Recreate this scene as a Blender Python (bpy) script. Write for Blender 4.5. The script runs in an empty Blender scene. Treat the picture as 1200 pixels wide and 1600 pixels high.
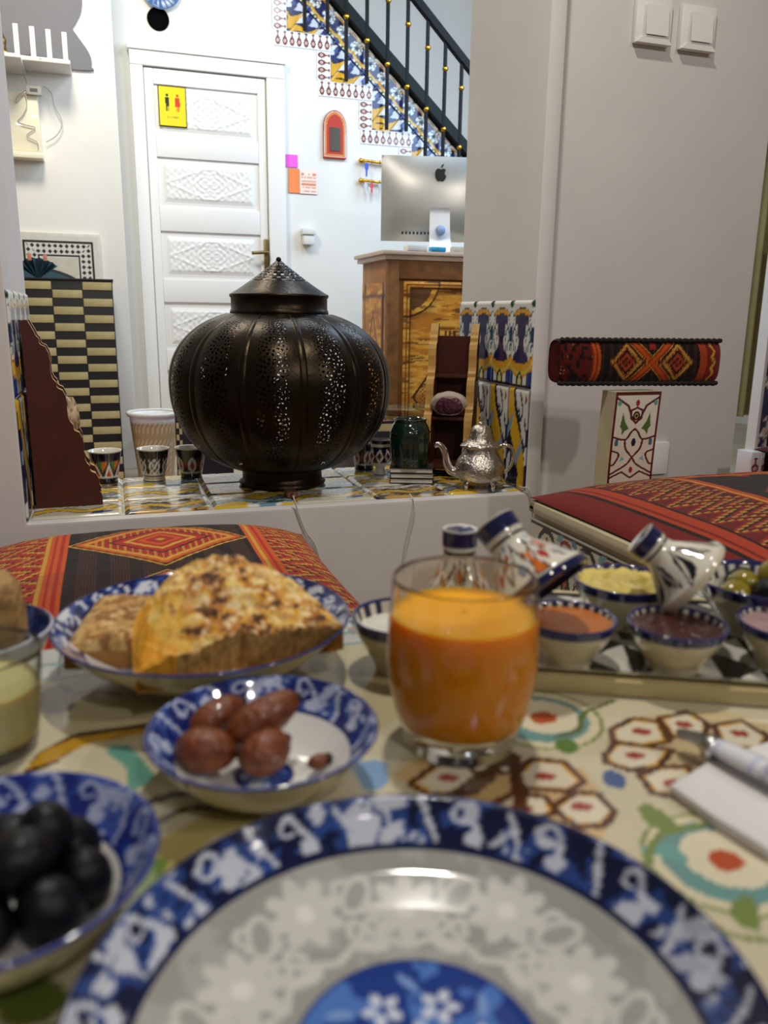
import bpy, math, random
import numpy as np
from mathutils import Vector, Matrix
PI = math.pi
rng = np.random.default_rng(7); random.seed(7)
S = bpy.context.scene
COL = S.collection

# ------------------------------------------------------------------ camera
CAM_YAW, CAM_PITCH, CAM_ROLL, FPX = 18.5, 13.67, 0.733, 1266.5
CAM_LOC = np.array([0.0, 0.0, 0.75])
def _axes():
    y, p, r = np.radians([CAM_YAW, CAM_PITCH, CAM_ROLL])
    fwd = np.array([np.sin(y)*np.cos(p), np.cos(y)*np.cos(p), -np.sin(p)])
    rt = np.array([np.cos(y), -np.sin(y), 0]); up = np.cross(rt, fwd)
    return np.cos(r)*rt+np.sin(r)*up, -np.sin(r)*rt+np.cos(r)*up, fwd
RT, UP, FW = _axes()
cam = bpy.data.cameras.new('camera'); camo = bpy.data.objects.new('camera', cam); COL.objects.link(camo)
cam.sensor_fit = 'HORIZONTAL'; cam.sensor_width = 36; cam.lens = FPX/1200*36
camo.matrix_world = Matrix(((RT[0], UP[0], -FW[0], 0), (RT[1], UP[1], -FW[1], 0), (RT[2], UP[2], -FW[2], .75), (0, 0, 0, 1)))
cam.clip_start = .01
cam.dof.use_dof = True; cam.dof.focus_distance = 1.75; cam.dof.aperture_fstop = 10.0
S.camera = camo
def ray(x, y): return FW+RT*(x-600)/FPX-UP*(y-800)/FPX
def at(x, y, z):                 # point of the horizontal plane z seen at a photo pixel
    d = ray(x, y); return CAM_LOC+d*((z-CAM_LOC[2])/d[2])
def atY(x, y, Y):                # point of the wall-parallel plane Y
    d = ray(x, y); return CAM_LOC+d*(Y/d[1])
# ------------------------------------------------------------------ world, lamps, exposure
w = bpy.data.worlds.new('world'); S.world = w; w.use_nodes = True
bg = w.node_tree.nodes['Background']; bg.inputs[0].default_value = (1.0, .955, .90, 1); bg.inputs[1].default_value = .11
def lamp(name, loc, size, power, color, aim=None, shape='DISK', size_y=None):
    l = bpy.data.lights.new(name, 'AREA'); l.shape = shape; l.size = size; l.energy = power; l.color = color
    if size_y: l.size_y = size_y
    o = bpy.data.objects.new(name, l); COL.objects.link(o); o.location = loc
    d = Vector(aim)-Vector(loc) if aim is not None else Vector((0, 0, -1))
    o.rotation_euler = d.to_track_quat('-Z', 'Y').to_euler()
    return o
lamp('ceiling_lamp', (.35, .85, 2.4), .10, 18, (1, .95, .88))
lamp('ceiling_lamp', (.25, -1.45, 2.4), .12, 12, (1, .95, .90), (.6, 1.2, .5))
lamp('ceiling_lamp', (1.9, -1.35, 2.4), .12, 17, (1, .94, .86), (.7, 1.2, .5))
lamp('daylight_opening', (2.3, 3.3, 2.3), 1.3, 44, (.53, .74, 1.0), (.9, 4.4, 1.0), 'RECTANGLE', 1.4)
lamp('hall_lamp', (-.1, 2.9, 2.75), .5, 30, (1, .92, .76), (-.25, 3.9, 1.2))
lamp('hall_lamp', (1.0, 3.0, 2.75), .5, 13, (.80, .90, 1.0), (.9, 4.2, .8))
S.view_settings.view_transform = 'Standard'; S.view_settings.look = 'None'
S.view_settings.exposure = 0.0; S.view_settings.gamma = 1.0; S.view_settings.use_curve_mapping = False

# ------------------------------------------------------------------ helpers
def lin(c):
    if isinstance(c, str):
        c = c.lstrip('#'); c = tuple(int(c[i:i+2], 16)/255 for i in (0, 2, 4))
    return tuple((x/12.92 if x <= .04045 else ((x+.055)/1.055)**2.4) for x in c)
MATS = {}
def mat(name, color=None, rough=.5, metal=0., spec=.5, coat=0., trans=0., var=.08, vs=30., bump=0., bs=60., sheen=0., sss=0., emit=None, es=0., ior=1.45, wave=None, alpha=1.):
    """procedural principled material; color None reads the painted 'Col' attribute"""
    if name in MATS: return MATS[name]
    m = bpy.data.materials.new(name); m.use_nodes = True; nt = m.node_tree; N = nt.nodes; L = nt.links
    b = N['Principled BSDF']; tc = N.new('ShaderNodeTexCoord')
    nz = N.new('ShaderNodeTexNoise'); nz.inputs['Scale'].default_value = vs; nz.inputs['Detail'].default_value = 4
    L.new(tc.outputs['Object'], nz.inputs['Vector'])
    mx = N.new('ShaderNodeMix'); mx.data_type = 'RGBA'; mx.blend_type = 'MULTIPLY'; mx.inputs['Factor'].default_value = 1
    mr = N.new('ShaderNodeMapRange'); mr.inputs['From Min'].default_value = .25; mr.inputs['From Max'].default_value = .75
    mr.inputs['To Min'].default_value = 1-var; mr.inputs['To Max'].default_value = 1+var*.3
    L.new(nz.outputs['Fac'], mr.inputs['Value']); L.new(mr.outputs['Result'], mx.inputs[7])
    if color is None:
        a = N.new('ShaderNodeAttribute'); a.attribute_name = 'Col'; L.new(a.outputs['Color'], mx.inputs[6])
    else:
        mx.inputs[6].default_value = (*lin(color), 1)
    L.new(mx.outputs[2], b.inputs['Base Color'])
    b.inputs['Roughness'].default_value = rough; b.inputs['Metallic'].default_value = metal
    b.inputs['Specular IOR Level'].default_value = spec; b.inputs['Coat Weight'].default_value = coat
    b.inputs['Coat Roughness'].default_value = .06; b.inputs['Transmission Weight'].default_value = trans; b.inputs['IOR'].default_value = ior
    b.inputs['Sheen Weight'].default_value = sheen; b.inputs['Alpha'].default_value = alpha
    if sss: b.inputs['Subsurface Weight'].default_value = sss; b.inputs['Subsurface Scale'].default_value = .01; b.inputs['Subsurface Radius'].default_value = (1, .5, .15)
    if emit: b.inputs['Emission Color'].default_value = (*lin(emit), 1); b.inputs['Emission Strength'].default_value = es
    if bump:
        n2 = N.new('ShaderNodeTexNoise') if not wave else N.new('ShaderNodeTexWave')
        n2.inputs['Scale'].default_value = bs
        if wave: n2.bands_direction = wave
        else: n2.inputs['Detail'].default_value = 6
        L.new(tc.outputs['Object'], n2.inputs['Vector'])
        bp = N.new('ShaderNodeBump'); bp.inputs['Strength'].default_value = bump; bp.inputs['Distance'].default_value = .004
        L.new(n2.outputs['Fac'], bp.inputs['Height']); L.new(bp.outputs['Normal'], b.inputs['Normal'])
    MATS[name] = m; return m
def tag(o, label=None, cat=None, group=None, kind=None):
    if label: o['label'] = label
    if cat: o['category'] = cat
    if group: o['group'] = group
    if kind: o['kind'] = kind
    return o
def struct(o): o['kind'] = 'structure'; return o
def thing(name, label, cat, loc=(0, 0, 0), rotz=0, group=None):
    o = bpy.data.objects.new(name, None); COL.objects.link(o); o.empty_display_size = .02
    o.location = tuple(loc); o.rotation_euler = (0, 0, rotz); return tag(o, label, cat, group)
def mesh(name, V, F, m, parent=None, smooth=True, col=None, loc=None, rotz=0, sharp=None):
    me = bpy.data.meshes.new(name)
    V = np.asarray(V, float)
    if isinstance(F, np.ndarray) and F.ndim == 2:
        k = F.shape[1]; n = len(F)
        me.vertices.add(len(V)); me.vertices.foreach_set('co', V.ravel())
        me.loops.add(n*k); me.loops.foreach_set('vertex_index', F.ravel().astype(np.int32))
        me.polygons.add(n); me.polygons.foreach_set('loop_start', np.arange(0, n*k, k, dtype=np.int32))
        me.update(calc_edges=True); me.validate()
    else:
        me.from_pydata(V.tolist(), [], [tuple(int(i) for i in f) for f in F]); me.update()
    if col is not None:
        a = me.color_attributes.new('Col', 'FLOAT_COLOR', 'POINT')
        c = np.ones((len(V), 4), np.float32); c[:, :3] = col; a.data.foreach_set('color', c.ravel())
    me.materials.append(m)
    if smooth:
        me.polygons.foreach_set('use_smooth', np.ones(len(me.polygons), bool))
        if sharp: me.set_sharp_from_angle(angle=math.radians(sharp))
    o = bpy.data.objects.new(name, me); COL.objects.link(o)
    if parent: o.parent = parent
    if loc is not None: o.location = tuple(loc)
    o.rotation_euler = (0, 0, rotz)
    return o
def link_copy(o, parent, loc=None, rot=None):
    c = o.copy(); COL.objects.link(c); c.parent = parent
    if loc is not None: c.location = tuple(loc)
    if rot is not None: c.rotation_euler = rot
    return c
def copy_tree(o, parent=None):
    c = o.copy(); COL.objects.link(c); c.parent = parent
    for ch in list(o.children): copy_tree(ch, c)
    return c
def joinm(parts):
    Vs, Fs, k = [], [], 0
    for V, F in parts:
        Vs.append(np.asarray(V, float)); Fs += [[int(i)+k for i in f] for f in F]; k += len(V)
    return np.vstack(Vs), Fs
def gridF(nu, nv, wu=False):
    i = np.arange(nu if wu else nu-1)[:, None]; j = np.arange(nv-1)[None, :]
    a = i*nv+j; b = ((i+1) % nu)*nv+j
    return np.stack([a, b, b+1, a+1], -1).reshape(-1, 4)
def grid(nu, nv, fn):
    u, v = np.meshgrid(np.linspace(0, 1, nu), np.linspace(0, 1, nv), indexing='ij'); u = u.ravel(); v = v.ravel()
    return np.stack(np.broadcast_arrays(*fn(u, v)), -1), gridF(nu, nv), u, v
def box(x0, x1, y0, y1, z0, z1, b=0.):
    """box, optionally with chamfered edges"""
    x0, x1 = min(x0, x1), max(x0, x1); y0, y1 = min(y0, y1), max(y0, y1); z0, z1 = min(z0, z1), max(z0, z1)
    if not b:
        V = [(x, y, z) for x in (x0, x1) for y in (y0, y1) for z in (z0, z1)]
        return V, [(0, 1, 3, 2), (4, 6, 7, 5), (0, 4, 5, 1), (2, 3, 7, 6), (0, 2, 6, 4), (1, 5, 7, 3)]
    import bmesh
    V, F = box(x0, x1, y0, y1, z0, z1)
    bm = bmesh.new(); vs = [bm.verts.new(v) for v in V]; [bm.faces.new([vs[i] for i in f]) for f in F]
    bmesh.ops.bevel(bm, geom=bm.edges[:], offset=b, segments=2, profile=.6, affect='EDGES')
    bm.verts.index_update(); V = [v.co[:] for v in bm.verts]; F = [[v.index for v in f.verts] for f in bm.faces]; bm.free()
    return V, F
def smoothp(pts, k=6, closed=False):
    p = np.asarray(pts, float); n = len(p); out = []
    for i in range(n if closed else n-1):
        if closed: p0, p1, p2, p3 = p[(i-1) % n], p[i], p[(i+1) % n], p[(i+2) % n]
        else: p0, p1, p2, p3 = p[max(i-1, 0)], p[i], p[i+1], p[min(i+2, n-1)]
        for t in np.arange(k)/k:
            out.append(.5*((2*p1)+(-p0+p2)*t+(2*p0-5*p1+4*p2-p3)*t*t+(-p0+3*p1-3*p2+p3)*t**3))
    if not closed: out.append(p[-1])
    return np.array(out)
def lathe(prof, n=64):
    """returns V, F, theta, profile index, r, z"""
    p = np.asarray(prof, float); m = len(p); th = np.arange(n)/n*2*PI
    T, I = np.meshgrid(th, np.arange(m), indexing='ij'); T = T.ravel(); I = I.ravel()
    r = np.maximum(p[I, 0], 1e-5); z = p[I, 1]
    return np.stack([r*np.cos(T), r*np.sin(T), z], -1), gridF(n, m, True), T, I, r, z
def tube(pts, rad, n=8, cap=True):
    p = np.asarray(pts, float); m = len(p); R = np.broadcast_to(np.asarray(rad, float), (m,))
    t = np.gradient(p, axis=0); t /= np.linalg.norm(t, axis=1)[:, None]+1e-12
    a = np.array([0, 0, 1.]) if abs(t[0][2]) < .9 else np.array([1., 0, 0])
    nrm = np.cross(t[0], a); nrm /= np.linalg.norm(nrm); V = []
    for i in range(m):
        nrm = nrm-t[i]*(nrm@t[i]); nrm /= np.linalg.norm(nrm); bn = np.cross(t[i], nrm)
        for k in range(n):
            c = 2*PI*k/n; V.append(p[i]+R[i]*(math.cos(c)*nrm+math.sin(c)*bn))
    F = [(i*n+k, (i+1)*n+k, (i+1)*n+(k+1) % n, i*n+(k+1) % n) for i in range(m-1) for k in range(n)]
    if cap: F += [tuple(range(n)), tuple(range((m-1)*n, m*n))[::-1]]
    return np.array(V), F
def prism(poly, d0, d1, plane='XZ'):
    """extruded outline; plane XZ extrudes along Y, XY along Z, YZ along X"""
    p = np.asarray(poly, float); n = len(p)
    def put(d):
        if plane == 'XZ': return np.stack([p[:, 0], np.full(n, d), p[:, 1]], -1)
        if plane == 'YZ': return np.stack([np.full(n, d), p[:, 0], p[:, 1]], -1)
        return np.stack([p[:, 0], p[:, 1], np.full(n, d)], -1)
    V = np.vstack([put(d0), put(d1)])
    return V, [tuple(range(n)), tuple(range(2*n-1, n-1, -1))]+[(i, i+n, (i+1) % n+n, (i+1) % n) for i in range(n)]
def sphere(c, r, nu=16, nv=10, sc=(1, 1, 1)):
    th = np.arange(nu)/nu*2*PI; ph = np.linspace(0.02, PI-.02, nv)
    T, P = np.meshgrid(th, ph, indexing='ij'); T = T.ravel(); P = P.ravel()
    V = np.stack([np.cos(T)*np.sin(P)*sc[0], np.sin(T)*np.sin(P)*sc[1], np.cos(P)*sc[2]], -1)*r+np.asarray(c)
    return V, gridF(nu, nv, True)[:, ::-1]
def rotm(axis_to, roll=0):
    """3x3 that takes +Z to axis_to"""
    q = Vector(axis_to).to_track_quat('Z', 'Y').to_matrix() @ Matrix.Rotation(roll, 3, 'Z')
    return np.array(q)
def hashn(i, j, s): 
    n = np.sin(i*127.1+j*311.7+s*74.7)*43758.5453
    return n-np.floor(n)
def vn(x, y, s=0):
    i = np.floor(x); j = np.floor(y); f = x-i; g = y-j; f = f*f*(3-2*f); g = g*g*(3-2*g)
    return (hashn(i, j, s)*(1-f)+hashn(i+1, j, s)*f)*(1-g)+(hashn(i, j+1, s)*(1-f)+hashn(i+1, j+1, s)*f)*g
def fbm(x, y, s=0, o=4):
    t = 0; a = .5
    for k in range(o): t = t+a*vn(x*2**k, y*2**k, s+k); a *= .5
    return t/(1-.5**o)
class Paint:
    """flat painted decoration, stored per vertex"""
    def __init__(s, u, v, base): s.u = np.asarray(u, float); s.v = np.asarray(v, float); s.c = np.tile(np.array(lin(base)), (len(s.u), 1))
    def m(s, mask, c, a=1.):
        k = (np.asarray(mask, float)*a)[:, None]; s.c = s.c*(1-k)+np.array(lin(c))*k; return s
    def ell(s, cx, cy, rx, ry, c, rot=0, inner=0, a=1.):
        du = s.u-cx; dv = s.v-cy; k = math.cos(rot); q = math.sin(rot)
        e = ((du*k+dv*q)/rx)**2+((-du*q+dv*k)/ry)**2
        return s.m((e <= 1) & (e >= inner*inner), c, a)
    def inpoly(s, pts):
        P = np.asarray(pts, float); ins = np.zeros(len(s.u), bool); n = len(P)
        sel = (s.u >= P[:, 0].min()) & (s.u <= P[:, 0].max()) & (s.v >= P[:, 1].min()) & (s.v <= P[:, 1].max())
        u = s.u[sel]; v = s.v[sel]; r = np.zeros(len(u), bool)
        for i in range(n):
            x0, y0 = P[i]; x1, y1 = P[(i+1) % n]
            if y0 == y1: continue
            r ^= ((y0 > v) != (y1 > v)) & (u < (x1-x0)*(v-y0)/(y1-y0)+x0)
        ins[sel] = r; return ins
    def poly(s, pts, c, a=1.): return s.m(s.inpoly(pts), c, a)
    def line(s, pts, wd, c, a=1., closed=False):
        P = np.asarray(pts, float)
        if closed: P = np.vstack([P, P[:1]])
        sel = (s.u >= P[:, 0].min()-wd) & (s.u <= P[:, 0].max()+wd) & (s.v >= P[:, 1].min()-wd) & (s.v <= P[:, 1].max()+wd)
        u = s.u[sel]; v = s.v[sel]; d = np.full(len(u), 1e9)
        for i in range(len(P)-1):
            e = P[i+1]-P[i]; q = e@e+1e-15; t = np.clip(((u-P[i][0])*e[0]+(v-P[i][1])*e[1])/q, 0, 1)
            d = np.minimum(d, np.hypot(u-P[i][0]-t*e[0], v-P[i][1]-t*e[1]))
        mk = np.zeros(len(s.u), bool); mk[sel] = d <= wd/2
        return s.m(mk, c, a)

# ------------------------------------------------------------------ common materials
PLASTER = mat('white_plaster', '#d5cfcb', .75, var=.05, vs=6, bump=.12, bs=25)
PLASTER2 = mat('hall_plaster', '#e9e6de', .8, var=.03, vs=5, bump=.08, bs=20)
PAINTED = mat('painted_tile', None, .22, coat=.3, var=.06, vs=40)
CERAMIC = mat('painted_ceramic', None, .08, coat=.6, var=.04, vs=60)
CLOTH = mat('kilim_weave', None, .95, spec=.1, var=.3, vs=420, bump=.5, bs=700, sheen=.15)
MATTE = mat('painted_matte', None, .6, var=.06, vs=40)
WOODDK = mat('brown_wood', '#4c1e10', .55, var=.3, vs=14, bump=.06, bs=40)
BLACK = mat('black_paint', '#12110f', .45, var=.2)
CREAM = mat('cream_enamel', '#d8cfae', .35, var=.06, coat=.2)
WHITEP = mat('white_plastic', '#e4e2dc', .35, var=.02)
GLASS = mat('clear_glass', '#f4f6f2', .03, trans=1., var=.0, ior=1.45)
STEEL = mat('steel', '#c9c9c6', .2, metal=1, var=.05)
GOLD = mat('brass_gold', '#d6a83c', .28, metal=1, var=.1)
WIRE = mat('pale_cable', '#cfc9bf', .5, var=.05)
# ------------------------------------------------------------------ the setting
ZL = .361; YW = 1.60; YB = 2.00; XL, XR = -.168, .873; YD = 4.5; YH = 4.1
TILEFLOOR = mat('hall_floor_tile', '#b9a88f', .35, var=.3, vs=3)
fl = struct(mesh('floor', *box(-3, 5, -1.5, 6.2, -.05, 0), TILEFLOOR, smooth=False))
import bmesh
V, F = prism([(-2.2, 0), (.908, 0), (.908, 2.9), (XR, 2.9), (XR, ZL), (XL, ZL), (XL, 2.9), (-2.2, 2.9)], YW, YB)
bm = bmesh.new(); vs = [bm.verts.new(v_) for v_ in V]; [bm.faces.new([vs[i] for i in f]) for f in F]; bmesh.ops.recalc_face_normals(bm, faces=bm.faces[:])
bmesh.ops.bevel(bm, geom=bm.edges[:], offset=.006, segments=2, profile=.6, affect='EDGES'); bmesh.ops.triangulate(bm, faces=[f for f in bm.faces if len(f.verts) > 4]); bm.verts.index_update()
wf = struct(mesh('wall_front', [v_.co[:] for v_ in bm.verts], [[v_.index for v_ in f.verts] for f in bm.faces], PLASTER, sharp=35)); bm.free()
wr = struct(mesh('wall_right', *joinm([box(.90, 1.488, YW+.055, YB, 0, 2.9, .008)]), PLASTER, sharp=35))
RUN, RISE, SX, SZ = .2285, .215, .953, 2.145          # stair steps along the hall wall
stp = [(-.2, 0), (-.2, 3.6), (SX-7*RUN*.0, 3.6)]
stp = [(.0, 0), (.0, 3.5), (SX-3*RUN, 3.5)]
x, z = SX-3*RUN, SZ+3*RISE
pts = []
for k in range(-3, 8):
    pts += [(SX+k*RUN, SZ-k*RISE), (SX+(k+1)*RUN, SZ-k*RISE)]
poly = [(.0, 0), (.0, 3.3), (pts[0][0], 3.3)]+pts+[(pts[-1][0], 0)]
RL = lambda x: 2.309-.887*(x-1.171)                   # lower edge line of the rail over the tiles
base = [(.0, 0), (.0, 3.25), (.11, 3.25), (3.6, RL(3.6)), (3.6, 0)]
wb = struct(mesh('wall_back', *joinm([prism(poly[::-1], YD, YD+.02), prism(base[::-1], YD+.0201, YD+.12)]), PLASTER2, smooth=False))
wh = struct(mesh('wall_left', *box(-2.2, .098, YH, YD+.1, 0, 3.3, .006), PLASTER2, sharp=35))
struct(mesh('wall_stairwell', *box(-.2, 4.4, 5.5, 5.6, 0, 3.6), mat('stairwell_plaster', '#efe9df', .8, var=.04, vs=5), smooth=False))
struct(mesh('wall_hall_right', *box(4.4, 4.5, 1.2, 5.5, 0, 3.3), PLASTER2, smooth=False))

def tileobj(name, w, h, nu, nv, paint, parent, m=PAINTED, t=.004):
    V, F, u, v = grid(nu, nv, lambda u, v: ((u-.5)*w, 0*u, (v-.5)*h))
    e = (u < 1e-6) | (u > 1-1e-6) | (v < 1e-6) | (v > 1-1e-6); V[e, 1] += t
    V[e, 0] *= .995
    return mesh(name, V, F[:, ::-1] if False else F, m, parent, smooth=False, col=paint(u, v))
def p_leaf(u, v):
    P = Paint(u, v, '#e6e3da'); a = np.sqrt(np.clip(1-(2*np.abs(u-.5))**2, 0, 1))
    P.m(v < .76+.16*a, '#1d2c22'); P.m(v < .75+.16*a, '#dfa02a'); P.m(v < .69+.16*a, '#2a2410'); P.m(v < .68+.16*a, '#1b1d55')
    P.ell(0, .97, .1, .05, '#1d4a35'); P.ell(1, .97, .1, .05, '#1d4a35')
    for s, c in ((-1, 1.), (1, 0.)):
        f = lambda x: c+s*x
        for (x, y, rx, ry, r) in ((.12, .70, .075, .11, .35), (.23, .62, .075, .11, .6), (.28, .50, .07, .11, .9), (.14, .5, .10, .16, .3), (.06, .38, .10, .14, .1), (.0, .78, .09, .09, 0)):
            P.ell(f(x), y, rx*1.35, ry*1.2, '#39506a', -s*r); P.ell(f(x), y, rx, ry, '#e7e8e2', -s*r)
        P.line([(f(.0), .2), (f(.03), .45), (f(.13), .68)], .03, '#5e7f74')
    b = .36-.12*a
    P.m((v < .42-.14*a), '#2a2410'); P.m((v < .41-.14*a), '#dca02c'); P.m(v < .33-.14*a, '#d4c65a'); P.m(v < .27-.12*a, '#d8902a'); P.m(v < .22-.10*a, '#e6e3da')
    P.ell(.5, .06, .16, .12, '#1f4a3a'); P.ell(.5, .05, .07, .09, '#e6d98a'); P.ell(0, .10, .2, .1, '#24407c'); P.ell(1, .10, .2, .1, '#24407c'); P.m(v < .035, '#1b1d55')
    return P.c
def p_ribbon(u, v):
    P = Paint(u, v, '#17183a')
    P.poly([(.35, 1), (1, 1), (1, 0), (.8, 0), (.95, .3), (.7, .6), (.45, .85)], '#e6e3da')
    c = smoothp([(.1, 1.05), (.25, .7), (.6, .42), (.8, .2), (.75, -.05)], 5)
    P.line(c, .34, '#2a2410'); P.line(c, .29, '#e2b02e')
    P.poly([(.0, .55), (.25, .75), (.3, .68), (.02, .45)], '#7fa7c4'); P.poly([(.45, .3), (.75, .5), (.8, .4), (.5, .22)], '#7fa7c4')
    for q in ([(.62, .95), (.75, .8), (.66, .7), (.58, .78)], [(.85, .7), (.97, .55), (.9, .42), (.82, .5)], [(.1, .35), (.3, .3), (.3, .12), (.15, .15)]):
        P.line(smoothp(q, 4), .05, '#2c3a54')
    P.ell(.15, .25, .13, .06, '#dfe2e4', .8); P.ell(.05, .1, .12, .06, '#dfe2e4', .3); P.ell(.88, .9, .05, .04, '#a5332a')
    return P.c
leaf = tileobj('leaf_tile', .099, .190, 26, 46, p_leaf, wf)
rib = tileobj('scroll_tile', .099, .228, 24, 46, p_ribbon, wf)
for i in range(4):
    for (ob, zc) in ((leaf, .785-.095), (rib, .593-.114)):
        for side, X_, rz in ((1, XR-.004, -PI/2), (-1, XL+.004, PI/2)):
            first = i == 0 and side == 1
            o = ob if first else link_copy(ob, wf)
            o.location = (X_, YW+.052+.1*i, zc); o.rotation_euler = (0, 0, rz)
def p_ledge(k):
    def f(u, v):
        P = Paint(u, v, ['#cfc8b4', '#d6b23a', '#c9c4b8'][k])
        q = fbm(u*3, v*3, 5+k)
        P.m((q > .52), ['#d6ae36', '#ddd8cc', '#b98c3c'][k]); P.m((q > .60), ['#d8d4c8', '#6d8fa6', '#3c3a30'][k])
        c = smoothp([(-.1, .2), (.3, .5), (.6, .3), (1.1, .8)], 5); P.line(c, .20, '#2a2820'); P.line(c, .15, ['#e0b83c', '#7c8f9c', '#dcae2e'][k])
        c = smoothp([(.1, 1.1), (.4, .7), (.8, .9), (1.1, .4)], 5); P.line(c, .14, '#3a3a38'); P.line(c, .10, ['#dfe0dc', '#e2c04a', '#dfe0dc'][k])
        P.ell(.75, .2, .13, .08, ['#24407c', '#2e5a46', '#8a8f98'][k], .5); P.ell(.2, .78, .12, .09, '#e0ddd2'); P.ell(.2, .78, .05, .04, '#b5482c')
        return P.c
    return f
lt = [tileobj('ledge_tile', .1725, .120, 30, 24, p_ledge(k), wf) for k in range(3)]; used = set()
for i in range(6):
    for j in range(3):
        k = (i*2+j) % 3; o = lt[k] if k not in used else link_copy(lt[k], wf); used.add(k)
        o.location = (XL+.002+.0865+.1733*i, YW+.026+.062+.1225*j, ZL+.0045); o.rotation_euler = (-PI/2, 0, 0)

# wall plates on the right wall, plug socket, hanging cables
def rocker(px, py, label):
    p = atY(px, py, YW+.055); t = thing('light_switch', label, 'light switch', p+np.array([0, 0, 0]), group='white rocker switches on the right wall')
    mesh('surround', *box(-.0445, .0445, -.012, 0, -.0445, .0445, .004), WHITEP, t, sharp=35)
    V, F, u, v = grid(9, 9, lambda u, v: ((u-.5)*.056+.003, -.0185-.006*(v-.5)**2*4*0-.004*(1-v), (v-.5)*.058))
    V2, F2 = box(-.025, .031, -.0165, -.010, -.029, .029, .002)
    mesh('rocker', *joinm([(V2, F2), (V, F)]), WHITEP, t, sharp=30)
    mesh('skirt', *prism([(-.0445, -.0445), (.0445, -.0445), (.032, -.030), (-.026, -.030)], -.019, -.010), WHITEP, t, smooth=False)
rocker(1017, 36, 'square white rocker light switch, the one nearer the pier'); rocker(1086, 47, 'square white rocker light switch, the one nearer the curtain')
p = atY(1030, 715, YW+.055); s = tag(mesh('wall_socket', *box(-.025, .02, -.01, 0, -.04, .04, .004), WHITEP, loc=p, sharp=35), 'white wall socket half hidden by the painted seat post', 'socket')
for n, ptsx, lab in (('cable', [(458, 775), (466, 800), (478, 830), (492, 850), (500, 875)], 'thin pale cable hanging from the lantern down the wall'),
                     ('cable', [(640, 760), (648, 790), (640, 830), (632, 870), (628, 930)], 'thin white cable hanging down the wall below the green pot'),
                     ('cable', [(790, 700), (812, 720), (826, 752), (832, 790), (836, 830)], 'thin white cable draped from the teapot side over the ledge corner')):
    q = []
    for k, (a, b) in enumerate(ptsx):
        q.append(atY(a, b, YW-.006) if b > 770 else at(a, b+12 if b > 740 else b+40, ZL+.012))
    tag(mesh(n, *tube(smoothp(q, 6), .0018, 6), WIRE), lab, 'cable')

# ------------------------------------------------------------------ hall: carved door
d1 = bpy.data.objects.new('door_1', None); COL.objects.link(d1); d1.location = (.22, YD, 0); struct(d1)
DOORW = mat('white_gloss_paint', '#eceae4', .4, var=.02, vs=8); x0 = .22
def L(x): return x-x0
mesh('frame', *joinm([box(L(.175), L(.235), -.05, -.001, 0, 1.905, .004), box(L(.835), L(.925), -.05, -.001, 0, 1.905, .004), box(L(.175), L(.925), -.05, -.001, 1.906, 1.971, .004), box(L(.165), L(.935), -.060, -.001, 1.972, 2.0, .004)]), DOORW, d1, sharp=35)
lf = mesh('leaf', *box(L(.236), L(.834), -.022, -.001, .01, 1.904, .003), DOORW, d1, sharp=35)
mesh('stile', *box(L(.24), L(.282), -.034, -.022, .012, 1.90, .004), DOORW, d1, sharp=35)
mesh('stile', *box(L(.79), L(.83), -.034, -.022, .012, 1.90, .004), DOORW, d1, sharp=35)
zs = [(1.60, 1.83), (1.265, 1.50), (.915, 1.15), (.56, .80), (.20, .45)]
edges = [1.90]+[q for a, b in zs for q in (b, a)]+[.012]
for i in range(0, 12, 2): mesh('rail', *box(L(.282), L(.79), -.034, -.022, edges[i+1], edges[i], .004), DOORW, d1, sharp=35)
def carve(u, v):
    X = (u-.5)*.47; Z = (v-.5)*.2; e = np.minimum(np.minimum(u, 1-u)*.47, np.minimum(v, 1-v)*.2)
    h = np.where(e > .012, .004, 0)+np.where(e > .02, .003, 0)
    r = np.hypot(X, Z*1.0); t = np.arctan2(Z, X)
    inn = e > .026
    orn = .5+.5*np.cos(8*t)*np.cos(r*260)+.35*np.cos(X*150)*np.cos(Z*190)
    dia = np.abs(np.abs(X)/.21+np.abs(Z)/.08-1) < .07
    h = h+np.where(inn, .0045*orn, 0)+np.where(inn & dia, .003, 0)
    h = np.where(e < 1e-6, 0, h)
    return X, -.001-h, Z
V, F, u, v = grid(90, 44, carve)
pn = mesh('panel', V, F, DOORW, d1); 
for k, (a, b) in enumerate(zs):
    o = pn if k == 0 else link_copy(pn, d1); o.location = (L(.536), -.022, (a+b)/2)
BRASS = mat('aged_brass', '#8d7a4e', .35, metal=1, var=.2)
h = mesh('handle_plate', *box(L(.806), L(.835), -.044, -.034, .97, 1.13, .004), BRASS, d1, sharp=35)
mesh('lever', *tube(smoothp([(L(.82), -.04, 1.06), (L(.82), -.075, 1.06), (L(.80), -.08, 1.06), (L(.735), -.078, 1.055)], 4), .0085, 8), BRASS, d1)
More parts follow.
